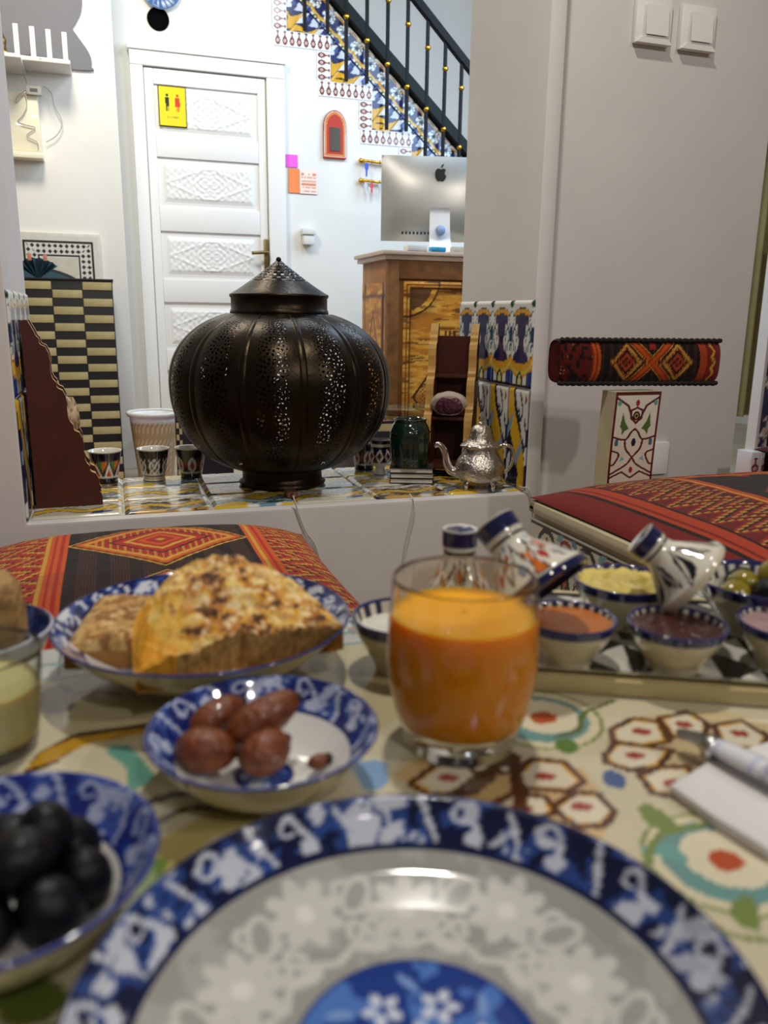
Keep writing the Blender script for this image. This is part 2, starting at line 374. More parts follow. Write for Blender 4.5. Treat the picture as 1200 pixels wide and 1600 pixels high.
# yellow toilet sign
p0 = np.array([.3675, YD-.0365, 1.733]); t = thing('toilet_sign', 'yellow sign with black and red figures on the white carved door', 'sign', p0)
def p_sign(u, v):
    P = Paint(u, v, '#f4d90a'); P.m((u < .04) | (u > .96) | (v < .03) | (v > .97), '#3a3510')
    P.line([(.5, .42), (.5, .78)], .02, '#b9a010')
    for cx, c, sk in ((.32, '#1a1a14', 0), (.68, '#d23a1c', 1)):
        P.ell(cx, .77, .05, .035, c)
        P.poly([(cx-.075, .72), (cx+.075, .72), (cx+(.1 if sk else .06), .5), (cx-(.1 if sk else .06), .5)], c)
        P.poly([(cx-.05, .52), (cx-.01, .52), (cx-.015, .38), (cx-.05, .38)], c); P.poly([(cx+.05, .52), (cx+.01, .52), (cx+.015, .38), (cx+.05, .38)], c)
    for k in range(9): P.poly([(.3+.05*k, .22), (.335+.05*k, .22), (.335+.05*k, .27), (.3+.05*k, .27)], '#b9a61a')
    return P.c
V, F, u, v = grid(44, 60, lambda u, v: ((u-.5)*.135, -.004+0*u, (v-.5)*.185)); e = (u < 1e-6) | (u > 1-1e-6) | (v < 1e-6) | (v > 1-1e-6); V[e, 1] = 0
mesh('plate', V, F, mat('sign_enamel', None, .3, var=.02), t, smooth=False, col=p_sign(u, v))

# stair: keyhole border tiles, diagonal tile field, railing
def p_key(u, v):
    P = Paint(u, v, '#eeece6'); B = '#7a3f34'
    P.ell(.5, .36, .36, .26, B); P.ell(.5, .36, .15, .11, '#eeece6'); P.ell(.5, .36, .08, .05, '#b9762e')
    P.poly([(.36, .52), (.64, .52), (.58, .88), (.42, .88)], B); P.ell(.5, .88, .2, .05, B); P.poly([(.2, .14), (.8, .14), (.7, .2), (.3, .2)], B); P.m((v > .965) | (v < .03), '#7f9cb4')
    return P.c
kt = tileobj('border_tile', .0365, .076, 14, 26, p_key, wb, t=.003); first = True
for k in range(-1, 4):
    xa, zt_ = SX+k*RUN, SZ-k*RISE
    for j in range(8):      # along the tread
        o = kt if first else link_copy(kt, wb); first = False
        o.location = (xa-.066+.0367*(j+.5), YD-.0035, zt_-.038)
    for j in range(4):      # along the riser below
        o = link_copy(kt, wb); o.location = (xa+RUN-.038, YD-.0035, zt_-.078-.0345*(j+.5)); o.rotation_euler = (0, PI/2, 0); 
ang = math.atan(.887)
def p_stair(u, v):
    P = Paint(u, v, '#1f2b60')
    c = smoothp([(-.1, .25), (.3, .42), (.7, .40), (1.1, .75)], 5); P.line(c, .42, '#2a2410'); P.line(c, .36, '#e2ab22'); P.line(smoothp([(.2, .38), (.5, .5), (.6, .4), (.5, .35)], 4), .05, '#4a3a14')
    P.poly([(0, .55), (.35, .75), (.2, .98), (0, .9)], '#dfe2e0'); P.poly([(.55, .75), (.95, .9), (.8, 1), (.5, 1)], '#cfd6e0'); P.poly([(.0, .0), (.5, .0), (.9, .2), (.5, .12)], '#e0b83c'); P.ell(.75, .06, .12, .05, '#7f9cc0', .4); P.ell(.3, .86, .1, .06, '#3d56a0')
    return P.c
t2 = tileobj('stair_leaf_tile', .099, .112, 22, 36, p_leaf, wb); t3 = tileobj('stair_scroll_tile', .099, .20, 22, 40, p_stair, wb); first = True
for j in range(-1, 18):
    cx = .95+.0995*j*math.cos(ang); cz = RL(cx)
    for ob, off in ((t2, .056), (t3, .2125)):
        o = ob if first else link_copy(ob, wb)
        o.location = (cx-off*math.sin(ang), YD+.0155, cz-off*math.cos(ang)); o.rotation_euler = (0, ang, 0)
    first = False
rl = thing('stair_railing', 'black iron stair railing with gold knobs above blue and yellow tiles', 'railing', (1.2, YD-.03, 1.6))
IRON = mat('black_iron', '#100e0b', .55, spec=.2, var=.2); DKG = mat('dark_green_rail', '#0b140f', .5, spec=.2, var=.2)
def bar(xa, za, xb, zb, y0, y1, w_):
    d = np.array([xb-xa, zb-za]); d /= np.hypot(*d); n = np.array([-d[1], d[0]])*w_/2
    return prism(np.array([(xa-n[0], za-n[1]), (xb-n[0], zb-n[1]), (xb+n[0], zb+n[1]), (xa+n[0], za+n[1])])-np.array([1.2, 1.6]), y0, y1)
mesh('stringer_rail', *bar(.6, RL(.6)+.045, 2.6, RL(2.6)+.045, -.005, .1, .050), DKG, rl, smooth=False)
HR = lambda x: 2.363-.93*(x-1.629)
mesh('handrail', *bar(.7, HR(.7), 2.7, HR(2.7), -.02, .02, .036), IRON, rl, smooth=False)
bal = None
for i, px in enumerate((446, 477, 512, 541, 573, 605, 636, 667, 695, 721, 746)):
    X_ = atY(px, 120, YD-.03)[0]; k = math.floor((X_-SX)/RUN); zb = SZ-k*RISE; zt_ = HR(X_)
    if bal is None:
        bal = mesh('baluster', *box(-.008, .008, -.008, .008, 0, 1), IRON, rl, smooth=False); o = bal
        kn = mesh('knob', *sphere((0, 0, 0), .016, 10, 7), GOLD, bal)
        kn2 = link_copy(kn, bal); ks = [kn, kn2]
    else:
        o = link_copy(bal, rl); ks = [link_copy(kn, o), link_copy(kn, o)]
    o.location = (X_-1.2, 0, zb-1.6); o.scale = (1, 1, zt_-zb)
    for kk, z_ in zip(ks, (RL(X_)-.0, RL(X_)+.30)):
        kk.location = (0, -.004, (z_-zb)/(zt_-zb)); kk.scale = (1, 1, 1/(zt_-zb))
# ------------------------------------------------------------------ hall: small things on the walls
t = thing('arched_mirror', 'small arched mirror in a red painted frame below the stairs', 'mirror', (1.2, YD, 1.556))
ar = [(-.062, 0), (.062, 0), (.062, .13)]+[(.062*math.cos(a)*(1 if a < PI/2 else 1), .15+.085*math.sin(a)**.9) for a in np.linspace(.15, PI-.15, 13)]+[(-.062, .13)]
arn = np.array(ar)
V, F, u, v = grid(36, 60, lambda u, v: ((u-.5)*.124, 0*u-.018, v*.238))
P = Paint(V[:, 0], V[:, 2], '#b8321e'); ins = P.inpoly(arn*[1.001, 1.001])
P.line(arn*.93+[0, .008], .006, '#d8c8b0', closed=True); P.line(arn*[.78, .86]+[0, .016], .005, '#e2a03a', closed=True)
for q in arn[::2]: P.ell(q[0]*.82, q[1]*.86+.016, .006, .006, '#e07a2a')
keep = ins[F].all(1)
mesh('face', V, F[keep], MATTE, t, smooth=False, col=P.c)
mesh('frame', *prism(arn, -.017, -.001), mat('red_wood', '#9c2c1c', .6, var=.2), t, smooth=False)
mesh('glass', *box(-.028, .028, -.022, -.0185, .035, .15), mat('mirror_glass', '#b7b3ab', .12, metal=.9, var=.05), t, smooth=False)
def paper(name, px0, py0, px1, py1, color, label, lines=None):
    a = atY(px0, py0, YD); b = atY(px1, py1, YD); w_, h_ = b[0]-a[0], a[2]-b[2]
    V, F, u, v = grid(20, 20, lambda u, v: (u*w_, -.003-.004*(1-v)**2, (v-1)*h_)); V2 = V.copy(); V2[:, 1] += .0012
    P = Paint(u, v, color)
    if lines:
        for k in range(6): P.m((np.abs(v-.12-.14*k) < .035) & (vn(u*14, v*0+k, 3) > .35) & (u > .1) & (u < .92), lines)
    o = mesh(name, np.vstack([V, V2]), np.vstack([F, F[:, ::-1]+len(V)]), mat('paper', None, .8, var=.02), smooth=False, col=np.vstack([P.c, P.c]), loc=(a[0], YD, a[2]))
    return tag(o, label, 'note')
paper('sticky_note', 446, 241, 465, 262, '#ee5fd0', 'small bright pink sticky note beside the white door')
paper('sticky_note', 450, 263, 468, 302, '#f08a50', 'orange paper note directly under the pink one')
paper('notice_sheet', 468, 265, 496, 304, '#f6e2d6', 'pale sheet with faint orange writing next to the orange note', '#d88a60')
t = thing('wall_dispenser', 'small white box dispenser on the wall right of the door', 'dispenser', atY(480, 383, YD))
mesh('body', *box(-.03, .03, -.05, -.001, 0, .05, .008), WHITEP, t, sharp=35); mesh('lid', *box(-.037, .037, -.06, -.001, .05, .083, .008), WHITEP, t, sharp=35)
t = thing('key_rack', 'gold key rack with two bars on the blue-lit wall', 'key rack', atY(562, 285, YD))
for z_, n_ in ((.10, 3), (0., 3)):
    b = mesh('bar', *tube([(0, -.02, z_+.01), (.16, -.02, z_)], .007, 8), GOLD, t)
    for k in range(4): mesh('hook', *tube(smoothp([(.012+.045*k, -.02, z_+.008), (.012+.045*k, -.04, z_-.006), (.012+.045*k, -.04, z_+.012)], 3), .0035, 6), GOLD, b)
    for xx in (0, .16): mesh('end_scroll', *sphere((xx, -.02, z_+.006), .014, 10, 7), GOLD, b)
for k, (x_, z_, c, ln, lb) in enumerate(((.025, .095, '#3458c8', .07, 'blue key tag hanging from the upper gold bar'), (.02, -.005, '#c9cdd2', .055, 'steel key hanging leftmost on the lower gold bar'), (.055, -.005, '#d8495a', .05, 'red key tag hanging from the lower gold bar'), (.10, -.005, '#b9bec4', .05, 'steel key hanging rightmost on the lower gold bar'))):
    q = atY(562, 285, YD)+np.array([x_, -.045, z_-ln])
    pl = [(-.004, .0), (.004, .0), (.005, ln*.45), (.010, ln*.6), (.009, ln*.85), (.003, ln), (-.003, ln), (-.009, ln*.85), (-.010, ln*.6), (-.005, ln*.45)]
    tag(mesh('key', *prism(pl, -.002, .002), mat('key_'+c[1:], c, .35, var=.05), loc=q, smooth=False), lb, 'key', 'keys on the gold rack')
# black round vent and wall plate above the door
c0 = atY(247, 30, YD); t = thing('round_vent', 'black round vent opening in the wall above the door', 'vent', c0)
V, F, *_ = lathe([(.0, .001), (.043, .001), (.045, .006), (.051, .008), (.052, .0)], 36); V = V[:, [0, 2, 1]]*[1, -1, 1]
mesh('collar', V, F, mat('vent_black', '#050505', .8, spec=.05, var=.1), t)
def bw_rim(P, T, b, k, dark='#16245c', light='#d7d9dd', mid='#4a66a8', seed=0):
    """blue band with white wave and cloud motifs: T angle, b 0..1 across the band, k repeats"""
    a = (T/(2*PI)*k) % 1; par = np.floor(T/(2*PI)*k) % 2
    Q = Paint(a, b, dark); Q.c = P.c.copy(); inb = (b >= 0) & (b <= 1)
    W = Paint(a+.10*(fbm(a*4+par*7, b*3, seed)-.5), b+.25*(fbm(a*5, b*4+par*3, seed+4)-.5), dark)
    n = fbm(T/(2*PI)*k*3.4+seed, b*2.6+.5, seed+11); sl = fbm(T/(2*PI)*k*2.6+b*1.5, b*.9+3, seed+17)
    W.m((n > .55) & (b > .1), mid, .75); W.m((n > .68), light); W.m((sl > .74), light, .8); W.m((sl < .30), mid, .8)
    W.line(smoothp([(.10, .2), (.18, .6), (.34, .84), (.46, .70), (.38, .52), (.30, .58)], 4), .065, light); W.ell(.16, .32, .11, .15, light); W.line(smoothp([(.62, .12), (.68, .45), (.80, .85)], 4), .07, light); W.line([(.72, .12), (.82, .6)], .04, mid)
    W.m((b > .93) | (b < .07), dark)
    P.c[inb] = W.c[inb]; return P
c1 = atY(250, -18, YD); V, F, T, I, r, z = lathe([(0, .012), (.05, .012), (.07, .022), (.095, .026), (.097, .024), (.07, .014), (.05, .0)], 64)
P = Paint(T, r, '#dfe3ea'); bw_rim(P, T, (r-.06)/.037, 10, '#4a6a9a', '#d8e0ea', '#8aa6c8'); P.m(np.abs(r-.05) < .004, '#4a6a9a')
tag(mesh('wall_plate', V[:, [0, 2, 1]]*[1, -1, 1], F, CERAMIC, col=P.c, loc=c1), 'blue and white decorative plate hung above the black vent', 'plate')

# ------------------------------------------------------------------ hall, left wall
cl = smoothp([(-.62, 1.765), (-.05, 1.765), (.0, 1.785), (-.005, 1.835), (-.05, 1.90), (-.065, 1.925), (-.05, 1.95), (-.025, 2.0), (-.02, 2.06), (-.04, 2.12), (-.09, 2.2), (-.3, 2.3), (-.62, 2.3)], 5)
tag(mesh('shadow_panel', *prism(cl[::-1], YH-.012, YH-.0005), mat('shadow_grey', '#77777c', .7, var=.04), smooth=False), 'flat grey scalloped shape standing in for a cast shadow behind the white router', 'panel')  # thin grey sheet shaped and coloured as a shadow cast on the wall
r0 = atY(30, 98, YH-.12); t = thing('wifi_router', 'white router with four upright flat antennas on the hall wall', 'router', r0)
mesh('body', *box(-.01, .20, -.05, .12, 0, .018, .005), WHITEP, t, sharp=35)
for k in range(4): mesh('antenna', *box(-.006+.062*k-.008, -.006+.062*k+.012, -.004, .004, .015, .145-.004*k, .002), WHITEP, t, sharp=35)
mesh('status_light', *sphere((.085, -.05, .010), .0035, 8, 6), mat('green_led', '#40ff60', .4, emit='#40ff60', es=2.), t)
b0 = atY(2, 92, YH-.12); t = thing('brass_figurine', 'small brown and brass bottle-shaped ornament at the left frame edge', 'ornament', b0)
V, F, *_ = lathe(smoothp([(.001, 0), (.028, .0), (.03, .02), (.022, .045), (.026, .07), (.015, .095), (.008, .115), (.001, .12)], 4), 20); mesh('body', V, F, mat('brown_brass', '#8a6a3c', .3, metal=.8, var=.4), t)
mesh('band', *lathe([(.029, .018), (.0315, .02), (.0315, .026), (.028, .028)], 20)[:2], GOLD, t)
sh = tag(mesh('wall_shelf', *box(-.75, -.265, YH-.26, YH-.001, r0[2]-.016, r0[2]-.001, .003), WHITEP, sharp=35), 'thin white shelf under the router and ornament', 'shelf')
dk = tag(mesh('dark_strip', *tube(smoothp([(-.32, YH-.03, r0[2]+.03), (-.25, YH-.03, r0[2]+.045), (-.17, YH-.03, r0[2]+.03)], 5), [.004]+[.011]*9+[.004], 8), BLACK), 'short dark stick lying behind the router antennas', 'stick')
q = atY(68, 250, YH); t = thing('junction_box', 'cream wall cover box with a cable stuck over it', 'box', (q[0], YH, q[2]))
BOXM = mat('cream_gloss', '#ece5c8', .3, var=.04, coat=.3)
mesh('cover', *box(-.5, 0, -.07, -.001, .02, .255, .008), BOXM, t, sharp=35); mesh('ledge', *box(-.5, .005, -.085, -.001, -.008, .018, .004), BOXM, t, sharp=35)
q = atY(53, 142, YH-.075); t = thing('power_adapter', 'small grey power adapter on top of the cream box', 'adapter', q)
mesh('body', *box(-.03, .03, -.015, .015, -.018, .018, .004), mat('grey_plastic', '#a9a7a2', .5), t, sharp=35); mesh('label_patch', *box(-.015, .015, -.0165, -.015, -.006, .006), mat('dark_label', '#55524e', .5), t, smooth=False)
for pp, lb in (([(42, 140), (28, 150), (26, 160), (38, 146), (42, 165), (36, 180), (28, 190), (40, 195), (55, 200), (42, 212), (58, 222), (60, 235)], 'grey cable zigzagging over the cream box'),
               ([(68, 135), (80, 145), (85, 165), (97, 190), (90, 210), (72, 222)], 'thin grey cable looping right of the cream box'), ([(34, 100), (38, 118), (42, 130)], 'short white cable from the router to the adapter')):
    tag(mesh('cable', *tube(smoothp([atY(a, b, YH-(.078 if a < 66 else .02)) for a, b in pp], 5), .0022, 6), mat('grey_cable', '#b5b0a6', .5)), lb, 'cable')
# mosaic panel
a = atY(10, 368, YH); b = atY(157, 440, YH); W_, H_ = b[0]+.36, .42; xl = -.36; zt0 = 1.075
def p_mos(u, v):
    x_ = u*W_; y_ = (1-v)*H_; e = np.minimum(np.minimum(x_, W_-x_), y_)
    P = Paint(x_, y_, '#d9d6cc'); P.m((e > .022) & (e < .030), '#1d1b18'); P.m((e > .080) & (e < .087), '#1d1b18'); P.m((e > .092), '#cfc9ba')
    for k in (0, 1):
        top = (y_ < x_) & (y_ < W_-x_)
        s_ = np.where(top, x_, y_); d_ = e-(.043+.024*k)
        q_ = np.abs(((s_+.012*k*0) % .024)-.012)+np.abs(d_)
        P.m((q_ < .0095) & (e > .03) & (e < .08), '#26241f')
    P.ell(.02, .30, .30, .17, '#3a3833'); P.ell(.02, .30, .285, .158, '#3d5a66')
    return P.c
V, F, u, v = grid(150, 170, lambda u, v: (xl+u*W_, YH-.02+0*u, zt0-(1-v)*H_)); 
t = thing('mosaic_panel', 'wall panel with black and white diamond mosaic border above the checkered cabinet', 'panel', (xl, YH, zt0-H_))
mesh('mosaic_face', V-np.array([xl, YH, zt0-H_]), F, mat('mosaic_stone', None, .35, var=.1), t, smooth=False, col=p_mos(u, v))
mesh('frame', *box(-.006, W_+.012, -.019, -.001, -.006, H_+.012, .003), mat('pale_marble', '#d6d2c4', .4, var=.15), t, sharp=35)
# checkered cabinet: each inlay piece built
YC = 3.7; xr = .027; zt1 = .872; t = thing('checkered_cabinet', 'tall cabinet inlaid with black and cream rectangles', 'cabinet', (-.45, YC, 0))
mesh('body', *box(0, xr+.45, .0, .34, 0, zt1, .004), BLACK, t, sharp=35)
CI = mat('bone_inlay', '#b5a777', .45, var=.18, vs=18); pc = None; cw, rh = .118, .0335
for c in range(4):
    for k in range(26):
        if (k+c) % 2: continue
        z_ = zt1-.004-rh*(k+1)
        if z_ < 0: continue
        if pc is None: pc = mesh('inlay_piece', *box(.002, cw-.002, -.003, 0, .001, rh-.001, .0008), CI, t, sharp=35); o = pc
        else: o = link_copy(pc, t)
        o.location = (xr+.45-cw*(c+1)-.002, 0, z_)
mesh('top', *box(-.004, xr+.454, -.006, .345, zt1, zt1+.008, .002), BLACK, t, sharp=35)
q = np.array([-.27, YC+.12, zt1+.008]); t = thing('folded_umbrella', 'dark teal folded fabric fan lying on top of the checkered cabinet', 'fabric')
t.location = q
TE = mat('teal_fabric', '#2f4f5c', .7, var=.25)
for k in range(7):
    a0, a1 = -.9+.26*k, -.9+.26*(k+1); c_ = lambda a, r_: (math.sin(a)*r_*1.25, .0, max(.005, math.cos(a)*r_))
    mesh('pleat', [(0, 0, .0), np.add(c_(a0, .085), (0, -.02, 0)), np.add(c_((a0+a1)/2, .082), (0, .02, 0)), np.add(c_(a1, .085), (0, -.02, 0)), (0, .05, 0), np.add(c_((a0+a1)/2, .07), (0, .06, 0))], [(0, 1, 2), (0, 2, 3), (4, 2, 1), (4, 3, 2), (4, 1, 0), (4, 0, 3)], TE, t, smooth=False)
mesh('clip', *box(-.03, -.015, -.03, -.01, .07, .10, .003), mat('pink_clip', '#c9806a', .5), t, sharp=35); mesh('clip', *box(.03, .045, -.03, -.01, .07, .095, .003), mat('pink_clip', '#c9806a', .5), t, sharp=35)
q = atY(19, 385, 3.9); tag(mesh('green_bottle', *lathe(smoothp([(.001, -.09), (.022, -.09), (.024, -.02), (.020, .02), (.009, .06), (.009, .085), (.001, .087)], 4), 20)[:2], mat('green_glassware', '#1f6b46', .2, var=.1), loc=(q[0]-.022, q[1], .962)), 'green bottle at the left end of the mosaic panel', 'bottle')
# woven basket with white rim, checker chair, striped table, dado tiles, rug
q = np.array([.165, 3.75, 0]); t = thing('woven_basket', 'woven straw basket with white rim on the floor by the door', 'basket', q)
def p_bas(T, z): 
    P = Paint(T, z, '#d8c29a'); P.m(((T/(2*PI)*30+np.floor(z/.016)*.5) % 1 < .25), '#a98a5c'); P.m((z % .016) < .003, '#b59a6c'); P.m(z > .285, '#eef0f2'); return P.c
V, F, T, I, r, z = lathe([(.001, .0), (.075, 0)]+[(.075+.028*k/20, .3*k/20) for k in range(1, 21)]+[(.112, .305), (.112, .315), (.10, .315), (.092, .30), (.07, .02), (.001, .02)], 60)
rr = 1+.015*np.sin(T*30+np.floor(z/.016)*PI)*(I > 1)*(I < 21); V[:, :2] *= rr[:, None]
mesh('body', V, F, MATTE, t, col=p_bas(T, z)); mesh('rim', *lathe([(.100, .300), (.112, .302), (.118, .316), (.110, .322), (.098, .316)], 48)[:2], WHITEP, t)
t = thing('inlaid_stool', 'dark stool with checkered inlaid edge half hidden by the lantern', 'stool', (.225, 3.25, 0))
mesh('side_panel', *box(0, .22, 0, .04, 0, .50, .003), BLACK, t, sharp=35); mesh('back_panel', *box(.03, .22, .04, .3, 0, .30, .003), BLACK, t, sharp=35)
pc = None
for k in range(20):
    for j in range(2):
        if (k+j) % 2: continue
        o = mesh('inlay_piece', *box(0, .010, -.002, 0, 0, .022), CI, t, smooth=False) if pc is None else link_copy(pc, t); pc = pc or o
        o.location = (.002+.011*j, 0, .03+.0232*k)
t = thing('striped_table', 'low black and cream striped table with a floral cloth on top', 'table', (.84, 2.75, 0), group=None)
mesh('body', *box(0, .46, 0, .46, 0, .375, .004), BLACK, t, sharp=35); pc = None
for k in range(6):
    o = mesh('inlay_stripe', *box(.004, .456, -.003, 0, 0, .026, .001), CI, t, sharp=35) if pc is None else link_copy(pc, t); pc = pc or o; o.location = (0, 0, .344-.062*k)
def p_cloth(u, v):
    P = Paint(u, v, '#b9c0a8'); n = fbm(u*7, v*7, 9); P.m(n > .56, '#4d7a50'); P.m(n < .40, '#d98aa0'); P.m((n > .485) & (n < .51), '#f0ece4'); P.m((u < .05) | (v < .05) | (u > .95) | (v > .95), '#c9506e'); return P.c
V, F, u, v = grid(50, 50, lambda u, v: (u*.44+.01, v*.44+.01, .3765+.006*fbm(u*4, v*4, 3)))
mesh('floral_cloth', V, F, CLOTH, t, col=p_cloth(u, v)); mesh('glass_top', *box(-.005, .465, -.005, .465, .3835, .389, .001), mat('green_glass', '#cfe8d8', .03, trans=1., var=0, alpha=1), t, sharp=35)
kt2 = None
for k in range(14):
    o = tileobj('dado_tile', .05, .10, 12, 22, p_key, wb, t=.003) if kt2 is None else link_copy(kt2, wb); kt2 = kt2 or o
    o.location = (.10+.0505*k if k < 2 else .93+.0505*(k-2), YD-.0045, .06)
V, F, u, v = grid(60, 40, lambda u, v: (-.15+u*1.5, 2.35+v*1.3, .006+.003*fbm(u*8, v*8, 2)))
tag(mesh('floor_rug', V, F, CLOTH, col=(lambda P: P.m(fbm(u*9, v*9, 4) > .55, '#cfc2cc').m((v*8 % 1) < .12, '#d85a8c').c)(Paint(u, v, '#c58aa4'))), 'pink patterned rug on the hall floor behind the ledge', 'rug')
# carved wooden cabinet
XC, YC2 = 1.171, 3.5; t = thing('carved_cabinet', 'carved and scorched pine cabinet with white top under the computer', 'cabinet', (XC, YC2, 0))
def woodp(u, v, sx, sz, dark=1.):
    n = fbm(u*sx*4, v*sz*26, 11); P = Paint(u, v, '#d8942e'); P.m(n > .55, '#b5701f', .8); P.m(n < .42, '#e6b04a', .8); P.m(fbm(u*sx*5, v*sz*30, 21) > .66, '#4a260e', .75*dark); return P
ZC = 1.005; mesh('body', *box(.01, .60, .01, .40, 0, ZC-.02, .003), mat('scorched_pine', '#b07430', .55, var=.35, vs=12), t, sharp=35)
BURN = mat('burnt_wood', '#8a5a26', .6, var=.5, vs=22, bump=.2, bs=50)
for xx in (0, .545): mesh('corner_post', *box(xx, xx+.055, -.012, .03, 0, ZC-.02, .006), BURN, t, sharp=35)
mesh('frieze', *box(.055, .545, -.008, .012, ZC-.10, ZC-.02, .004), BURN, t, sharp=35)
def dpanel(u, v):
    X_ = u*.40; Z_ = v*.80; e = np.minimum(np.minimum(u, 1-u)*.40, np.minimum(v, 1-v)*.80)
    arch = (Z_ > .80-.06-.10*np.clip(1-((X_-.2)/.16)**2, 0, 1)*0-.0) 
    cut = ((X_-.0)**2+(Z_-.80)**2 < .15**2) | ((X_-.4)**2+(Z_-.8)**2 < .15**2)
    h = np.where(e > .03, -.006, .004); h = np.where((e > .03) & cut, .002, h); h = np.where(e < .006, 0, h)
    return X_, -.006-h, Z_
V, F, u, v = grid(90, 180, dpanel); P = woodp(u, v, 1, 2)
X_ = u*.4; Z_ = v*.8; e = np.minimum(np.minimum(u, 1-u)*.40, np.minimum(v, 1-v)*.80)
P.m((np.abs(e-.03) < .004) | (np.abs(e-.012) < .003), '#5a3012')
cut = ((X_)**2+(Z_-.80)**2 < .15**2) | ((X_-.4)**2+(Z_-.8)**2 < .15**2); P.m(cut & (e > .034) & (np.hypot(np.minimum(X_, .4-X_), Z_-.8) < .125), '#4a2810', .9); P.m(np.abs(np.hypot(np.minimum(X_, .4-X_), Z_-.8)-.15) < .004, '#4a2810')
d_ = np.abs(X_-.2)/.15+np.abs(Z_-.30)/.22; P.m((d_ < 1) & (d_ > .60) & ((np.floor(X_/.008)+np.floor(Z_/.008)) % 2 == 0), '#4a2a14', .85); P.m(np.abs(d_-1) < .04, '#3a2010'); P.m(np.abs(d_-.6) < .04, '#3a2010')
P.m((np.abs(X_-.2) < .03) & (np.abs(Z_-.56) < .03) & ((np.floor(X_/.01)) % 2 == 0), '#5a3214')
mesh('door', V, F, mat('pine_varnish', None, .4, var=.15, vs=20, coat=.2), t, col=P.c).location = (.075, -.004, .08); bpy.data.objects['door'].scale = (1.12, 1, 1.02)
V, F, u, v = grid(40, 60, lambda u, v: (.009-.004*((np.minimum(u, 1-u) > .12) & (np.minimum(v, 1-v) > .06)), .40-u*.37, .05+v*.84)); P = woodp(u, v, 1, 2, .5);  P.m((np.abs(np.minimum(u, 1-u)-.13) < .03) | (np.abs(np.minimum(v, 1-v)-.07) < .012), '#5a3a22')
d_ = np.abs(u-.5)/.3+np.abs(v-.6)/.3; P.m(np.abs(d_-.8) < .08, '#6a4426')
mesh('side_panel', V, F, mat('pine_varnish2', None, .5, var=.15, vs=20), t, col=P.c)
mesh('top', *joinm([box(-.03, .63, -.03, .42, ZC, ZC+.018, .005), box(-.015, .615, -.015, .41, ZC-.02, ZC, .003)]), mat('cream_top', '#cdb9a4', .4, var=.08), t, sharp=35)
# computer
ZT = ZC+.018; t = thing('desktop_computer', 'silver all-in-one computer seen from behind on the carved cabinet', 'computer', (1.462, 3.64, ZT), math.radians(-13))
ALU = mat('brushed_aluminium', '#c9c6bd', .32, metal=.85, var=.04)
V, F, u, v = grid(30, 24, lambda u, v: ((u-.5)*.528, -.006-.03*np.clip(1-(2*np.abs(u-.5))**2.2, 0, 1)*np.clip(1-(2*np.abs(v-.5))**2.4, 0, 1), .055+v*.365))
mesh('back_shell', V, F, ALU, t); mesh('edge', *box(-.264, .264, -.006, .0, .055, .42, .002), ALU, t, sharp=35); mesh('screen', *box(-.255, .255, .0, .002, .13, .412), BLACK, t, smooth=False)
st = smoothp([(-.105, .0), (-.10, .006), (-.055, .07), (-.04, .17), (-.045, .20)], 5); 
Vs = []
for wd, (yy, zz) in zip(np.linspace(.10, .082, len(st)), st): Vs += [(-wd, yy, zz), (wd, yy, zz), (wd, yy+.008, zz), (-wd, yy+.008, zz)]
Vs = np.array(Vs)*[.85, 1, 1]; n_ = len(st); Fs = [(4*i+k, 4*i+(k+1) % 4, 4*i+4+(k+1) % 4, 4*i+4+k) for i in range(n_-1) for k in range(4)]+[(0, 1, 2, 3), (4*n_-4, 4*n_-1, 4*n_-2, 4*n_-3)]
sd = mesh('stand', Vs*[.62, 1, 1], Fs, mat('stand_aluminium', '#dfe0e0', .35, metal=.5, var=.02), t, sharp=40); mesh('foot', *box(-.06, .06, -.11, .08, 0, .006, .002), ALU, t, sharp=35)
V, F, *_ = lathe([(.0, -.003), (.022, -.003), (.022, .008), (0, .008)], 28); mesh('cable_hole', V[:, [0, 2, 1]]+[0, -.068, .10], F, mat('hole_grey', '#8fa0c0', .5), sd)
body = [(0, .030), (.010, .035), (.021, .033), (.027, .027), (.021, .019), (.020, .009), (.025, .0), (.030, -.002), (.024, -.016), (.015, -.027), (.006, -.026), (0, -.024), (-.006, -.026), (-.015, -.027), (-.026, -.013), (-.031, .006), (-.028, .025), (-.019, .034), (-.009, .034)]
lg = mesh('apple_logo', *prism(np.array(body)*.85+[0, .335], -.0385, -.034), BLACK, t, smooth=False)
mesh('apple_leaf', *prism(smoothp([(.0, .038), (.003, .050), (.014, .058), (.012, .046)], 4, True)*.85+[0, .335], -.0385, -.034), BLACK, lg, smooth=False)
for k in range(8): mesh('port', *box(-.17+.017*k, -.163+.017*k, -.028, -.012, .085, .095), BLACK, t, smooth=False)
p_ = (1.30, 3.50, ZT)
tag(mesh('white_card_box', *box(-.045, .045, -.03, .03, 0, .025, .003), WHITEP, loc=p_, sharp=35), 'small white box on the cabinet top left of the computer', 'box')
tag(mesh('blue_packet', *box(-.035, .035, -.02, .02, 0, .02, .005), mat('blue_pack', '#39a5d8', .3, var=.4, vs=60), loc=(1.40, 3.49, ZT), sharp=35), 'small bright blue packet in front of the computer stand', 'packet')
tag(mesh('cream_carton', *box(-.055, .055, -.02, .02, 0, .026, .004), mat('carton', '#d8cdb8', .6), loc=(1.525, 3.495, ZT), sharp=35), 'flat cream carton in front of the computer stand', 'carton')

